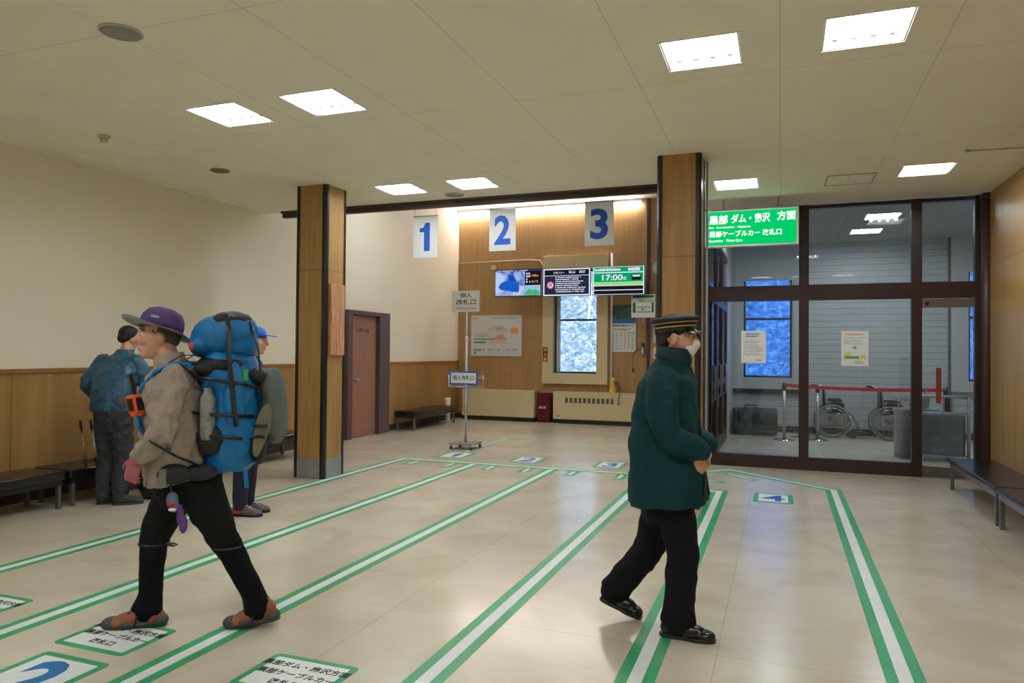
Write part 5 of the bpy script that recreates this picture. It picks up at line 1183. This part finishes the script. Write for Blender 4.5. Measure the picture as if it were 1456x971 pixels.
limb(mb, [(.0, -.085, .80), (.02, -.08, .60), (.04, -.075, .44), (.01, -.072, .25), (.01, -.075, .08)], [(.115, .10), (.10, .092), (.085, .082), (.08, .076), (.078, .074)], side=(1, 0, 0), seg=18)
baked('trousers', mb, M_GP, Mn, .008, 3, .036, .07, 13)
M_HB = mat('dark_boot', (44, 42, 46), .6, bump=.2)
for h_, t_ in (((-.07, .11, 0), (.20, .05, 0)), ((-.06, -.045, 0), (.11, -.255, 0))):
    u_, s2 = shoe_shapes(h_, t_, .08, .05); o = baked('boot', u_, M_HB, Mn, .007, 4); s2.build('sole', M_RUB, o, .004); laces(o, h_, t_, M_RUB)
# dark backpack on the floor in front of him, trekking poles on the bench
t = thing('backpack', 'dark backpack on the floor between the man in the blue jacket and the hiker', 'backpack', (-5.95, 5.66, 0), .4)
mb = MB(); stack(mb, [(.02, 0, .13, .16), (.1, 0, .155, .19), (.32, 0, .15, .18), (.44, 0, .12, .15), (.48, 0, .08, .1)]); baked('bag', mb, M_DKNY, t, .009, 4, .03, .12, 14)
mb = MB(); mb.ell((0, 0, .46), (.14, .17, .075)); baked('lid', mb, mat('navy_nylon', (26, 30, 42), .6), t, .009, 3)
strapband([(-.10, .10, .45), (-.17, .10, .3), (-.15, .10, .1)], .02, .006, M_BLACK, 'shoulder_strap', t, (0, 1, 0)); strapband([(-.10, -.10, .45), (-.17, -.10, .3), (-.15, -.10, .1)], .02, .006, M_BLACK, 'shoulder_strap', t, (0, 1, 0))
for k, (dx, nm) in enumerate(((0, 'left of the pair'), (.07, 'right of the pair'))):
    t = thing('trekking_pole', 'silver trekking pole propped on the bench beside the man in blue, '+nm, 'trekking pole', (-6.42+dx*.4, 5.22+dx*1.3, .352), 0, 'trekking poles on the left bench')
    MB().cyl((0, 0, .0), (-.12, .04, .34), .008).build('shaft', M_CHROME, t)
    MB().cyl((-.12, .04, .34), (-.15, .05, .43), .016, .014).build('grip', M_BLACK, t)
    MB().cyl((-.013, .004, .04), (-.017, .006, .052), .03).build('basket', M_BLACK, t)
# ---- person with the blue cap behind the backpack
P4 = thing('person', 'person in a blue cap and dark clothes almost hidden behind the cyan backpack', 'person', (-4.63, 5.36, 0), radians(18)); P4.scale = (1.025,)*3
mb = MB()
stack(mb, [(.80, .0, .10, .14), (1.0, .0, .11, .15), (1.2, .02, .11, .16), (1.32, .03, .10, .16), (1.38, .04, .06, .09)])
limb(mb, [(.04, 0, 1.34), (.06, 0, 1.42), (.08, 0, 1.48)], [.058, .052, .050]); TP = head_shapes(mb, (.10, 0, 1.545), .05, 0)
limb(mb, [(.03, .17, 1.32), (.0, .22, 1.07), (.10, .20, .86)], [.045, .038, .028]); limb(mb, [(.03, -.17, 1.32), (.0, -.22, 1.07), (.10, -.20, .86)], [.045, .038, .028])
hand_shapes(mb, (.10, .20, .86), (.2, 0, -1), (.2, -1, 0), (1, 0, 0), .5, .9); hand_shapes(mb, (.10, -.20, .86), (.2, 0, -1), (.2, 1, 0), (1, 0, 0), .5, .9)
limb(mb, [(.0, .08, .84), (.03, .08, .45), (.02, .08, .09)], [.07, .048, .034]); limb(mb, [(.0, -.08, .84), (.03, -.08, .45), (.02, -.08, .09)], [.07, .048, .034])
limb(mb, [(.02, .08, .09), (.05, .08, .045), (.12, .08, .036)], [.03, .028, .020]); limb(mb, [(.02, -.08, .09), (.05, -.08, .045), (.12, -.08, .036)], [.03, .028, .020])
baked('body', mb, M_SKIN, P4, .007, 4); eyes(P4, TP)
mb = MB(); mb.ell(TP @ Vector((-.020, 0, .030)), (.100, .083, .085)); mb.ell(TP @ Vector((-.06, 0, -.02)), (.05, .064, .06)); baked('hair', mb, M_HAIR, P4, .007, 3)
mb = MB(); stack(mb, [(.78, .0, .14, .19), (1.0, .01, .14, .19), (1.2, .02, .14, .20), (1.31, .03, .12, .18), (1.37, .04, .09, .13), (1.42, .05, .07, .08)])
for s_ in (-1, 1): limb(mb, [(.03, s_*.16, 1.32), (.01, s_*.22, 1.2), (.0, s_*.235, 1.07), (.05, s_*.225, .97), (.10, s_*.20, .89)], [.078, .07, .062, .056, .046], side=(1, 0, 0))
baked('jacket', mb, M_GP, P4, .009, 4, .016, .1, 15)
mb = MB(); stack(mb, [(.66, .0, .10, .15), (.82, .0, .13, .17)])
for s_ in (-1, 1): limb(mb, [(.0, s_*.08, .78), (.02, s_*.082, .6), (.03, s_*.082, .44), (.02, s_*.082, .25), (.015, s_*.082, .09)], [.105, .09, .076, .068, .062], side=(1, 0, 0))
baked('trousers', mb, mat('navy_trousers', (22, 26, 44), .8, bump=.2), P4, .009, 4, .014, .1, 16)
MB().tube([(.09, -.145, .52), (.085, -.15, .40), (.10, -.145, .26)], [(.02, .008)]*3, seg=8, side=(1, 0, 0)).build('blue_side_stripe', mat('bright_blue_cloth', (10, 120, 205), .6), P4)
for s_ in (-1, 1):
    u_, s2 = shoe_shapes((-.06, s_*.082, 0), (.22, s_*.09, 0), .07, .048); o = baked('shoe', u_, mat('grey_shoe', (96, 84, 88), .6, var=.3, vscale=20), P4, .007, 4); s2.build('sole', M_INK, o, .004); laces(o, (-.06, s_*.082, 0), (.22, s_*.09, 0), M_WHITE)
    MB().box(-.03, .04, s_*.132-.002, s_*.132+.002, .03, .055).build('red_patch', mat('crimson_cloth', (170, 36, 52), .6), o)
cpn = MB().ell(TP @ Vector((-.012, 0, .062)), (.108, .090, .074)).build('cap', mat('royal_blue', (28, 92, 190), .6), P4)
mb = MB(); mb.prism([(.0, -.07), (.07, -.07), (.12, -.045), (.14, 0), (.12, .045), (.07, .07), (0, .07)], 0, .006, TP @ Matrix.Translation((.055, 0, .062)) @ Matrix.Rotation(.12, 4, 'Y')).build('cap_visor', MATS['royal_blue'], cpn)
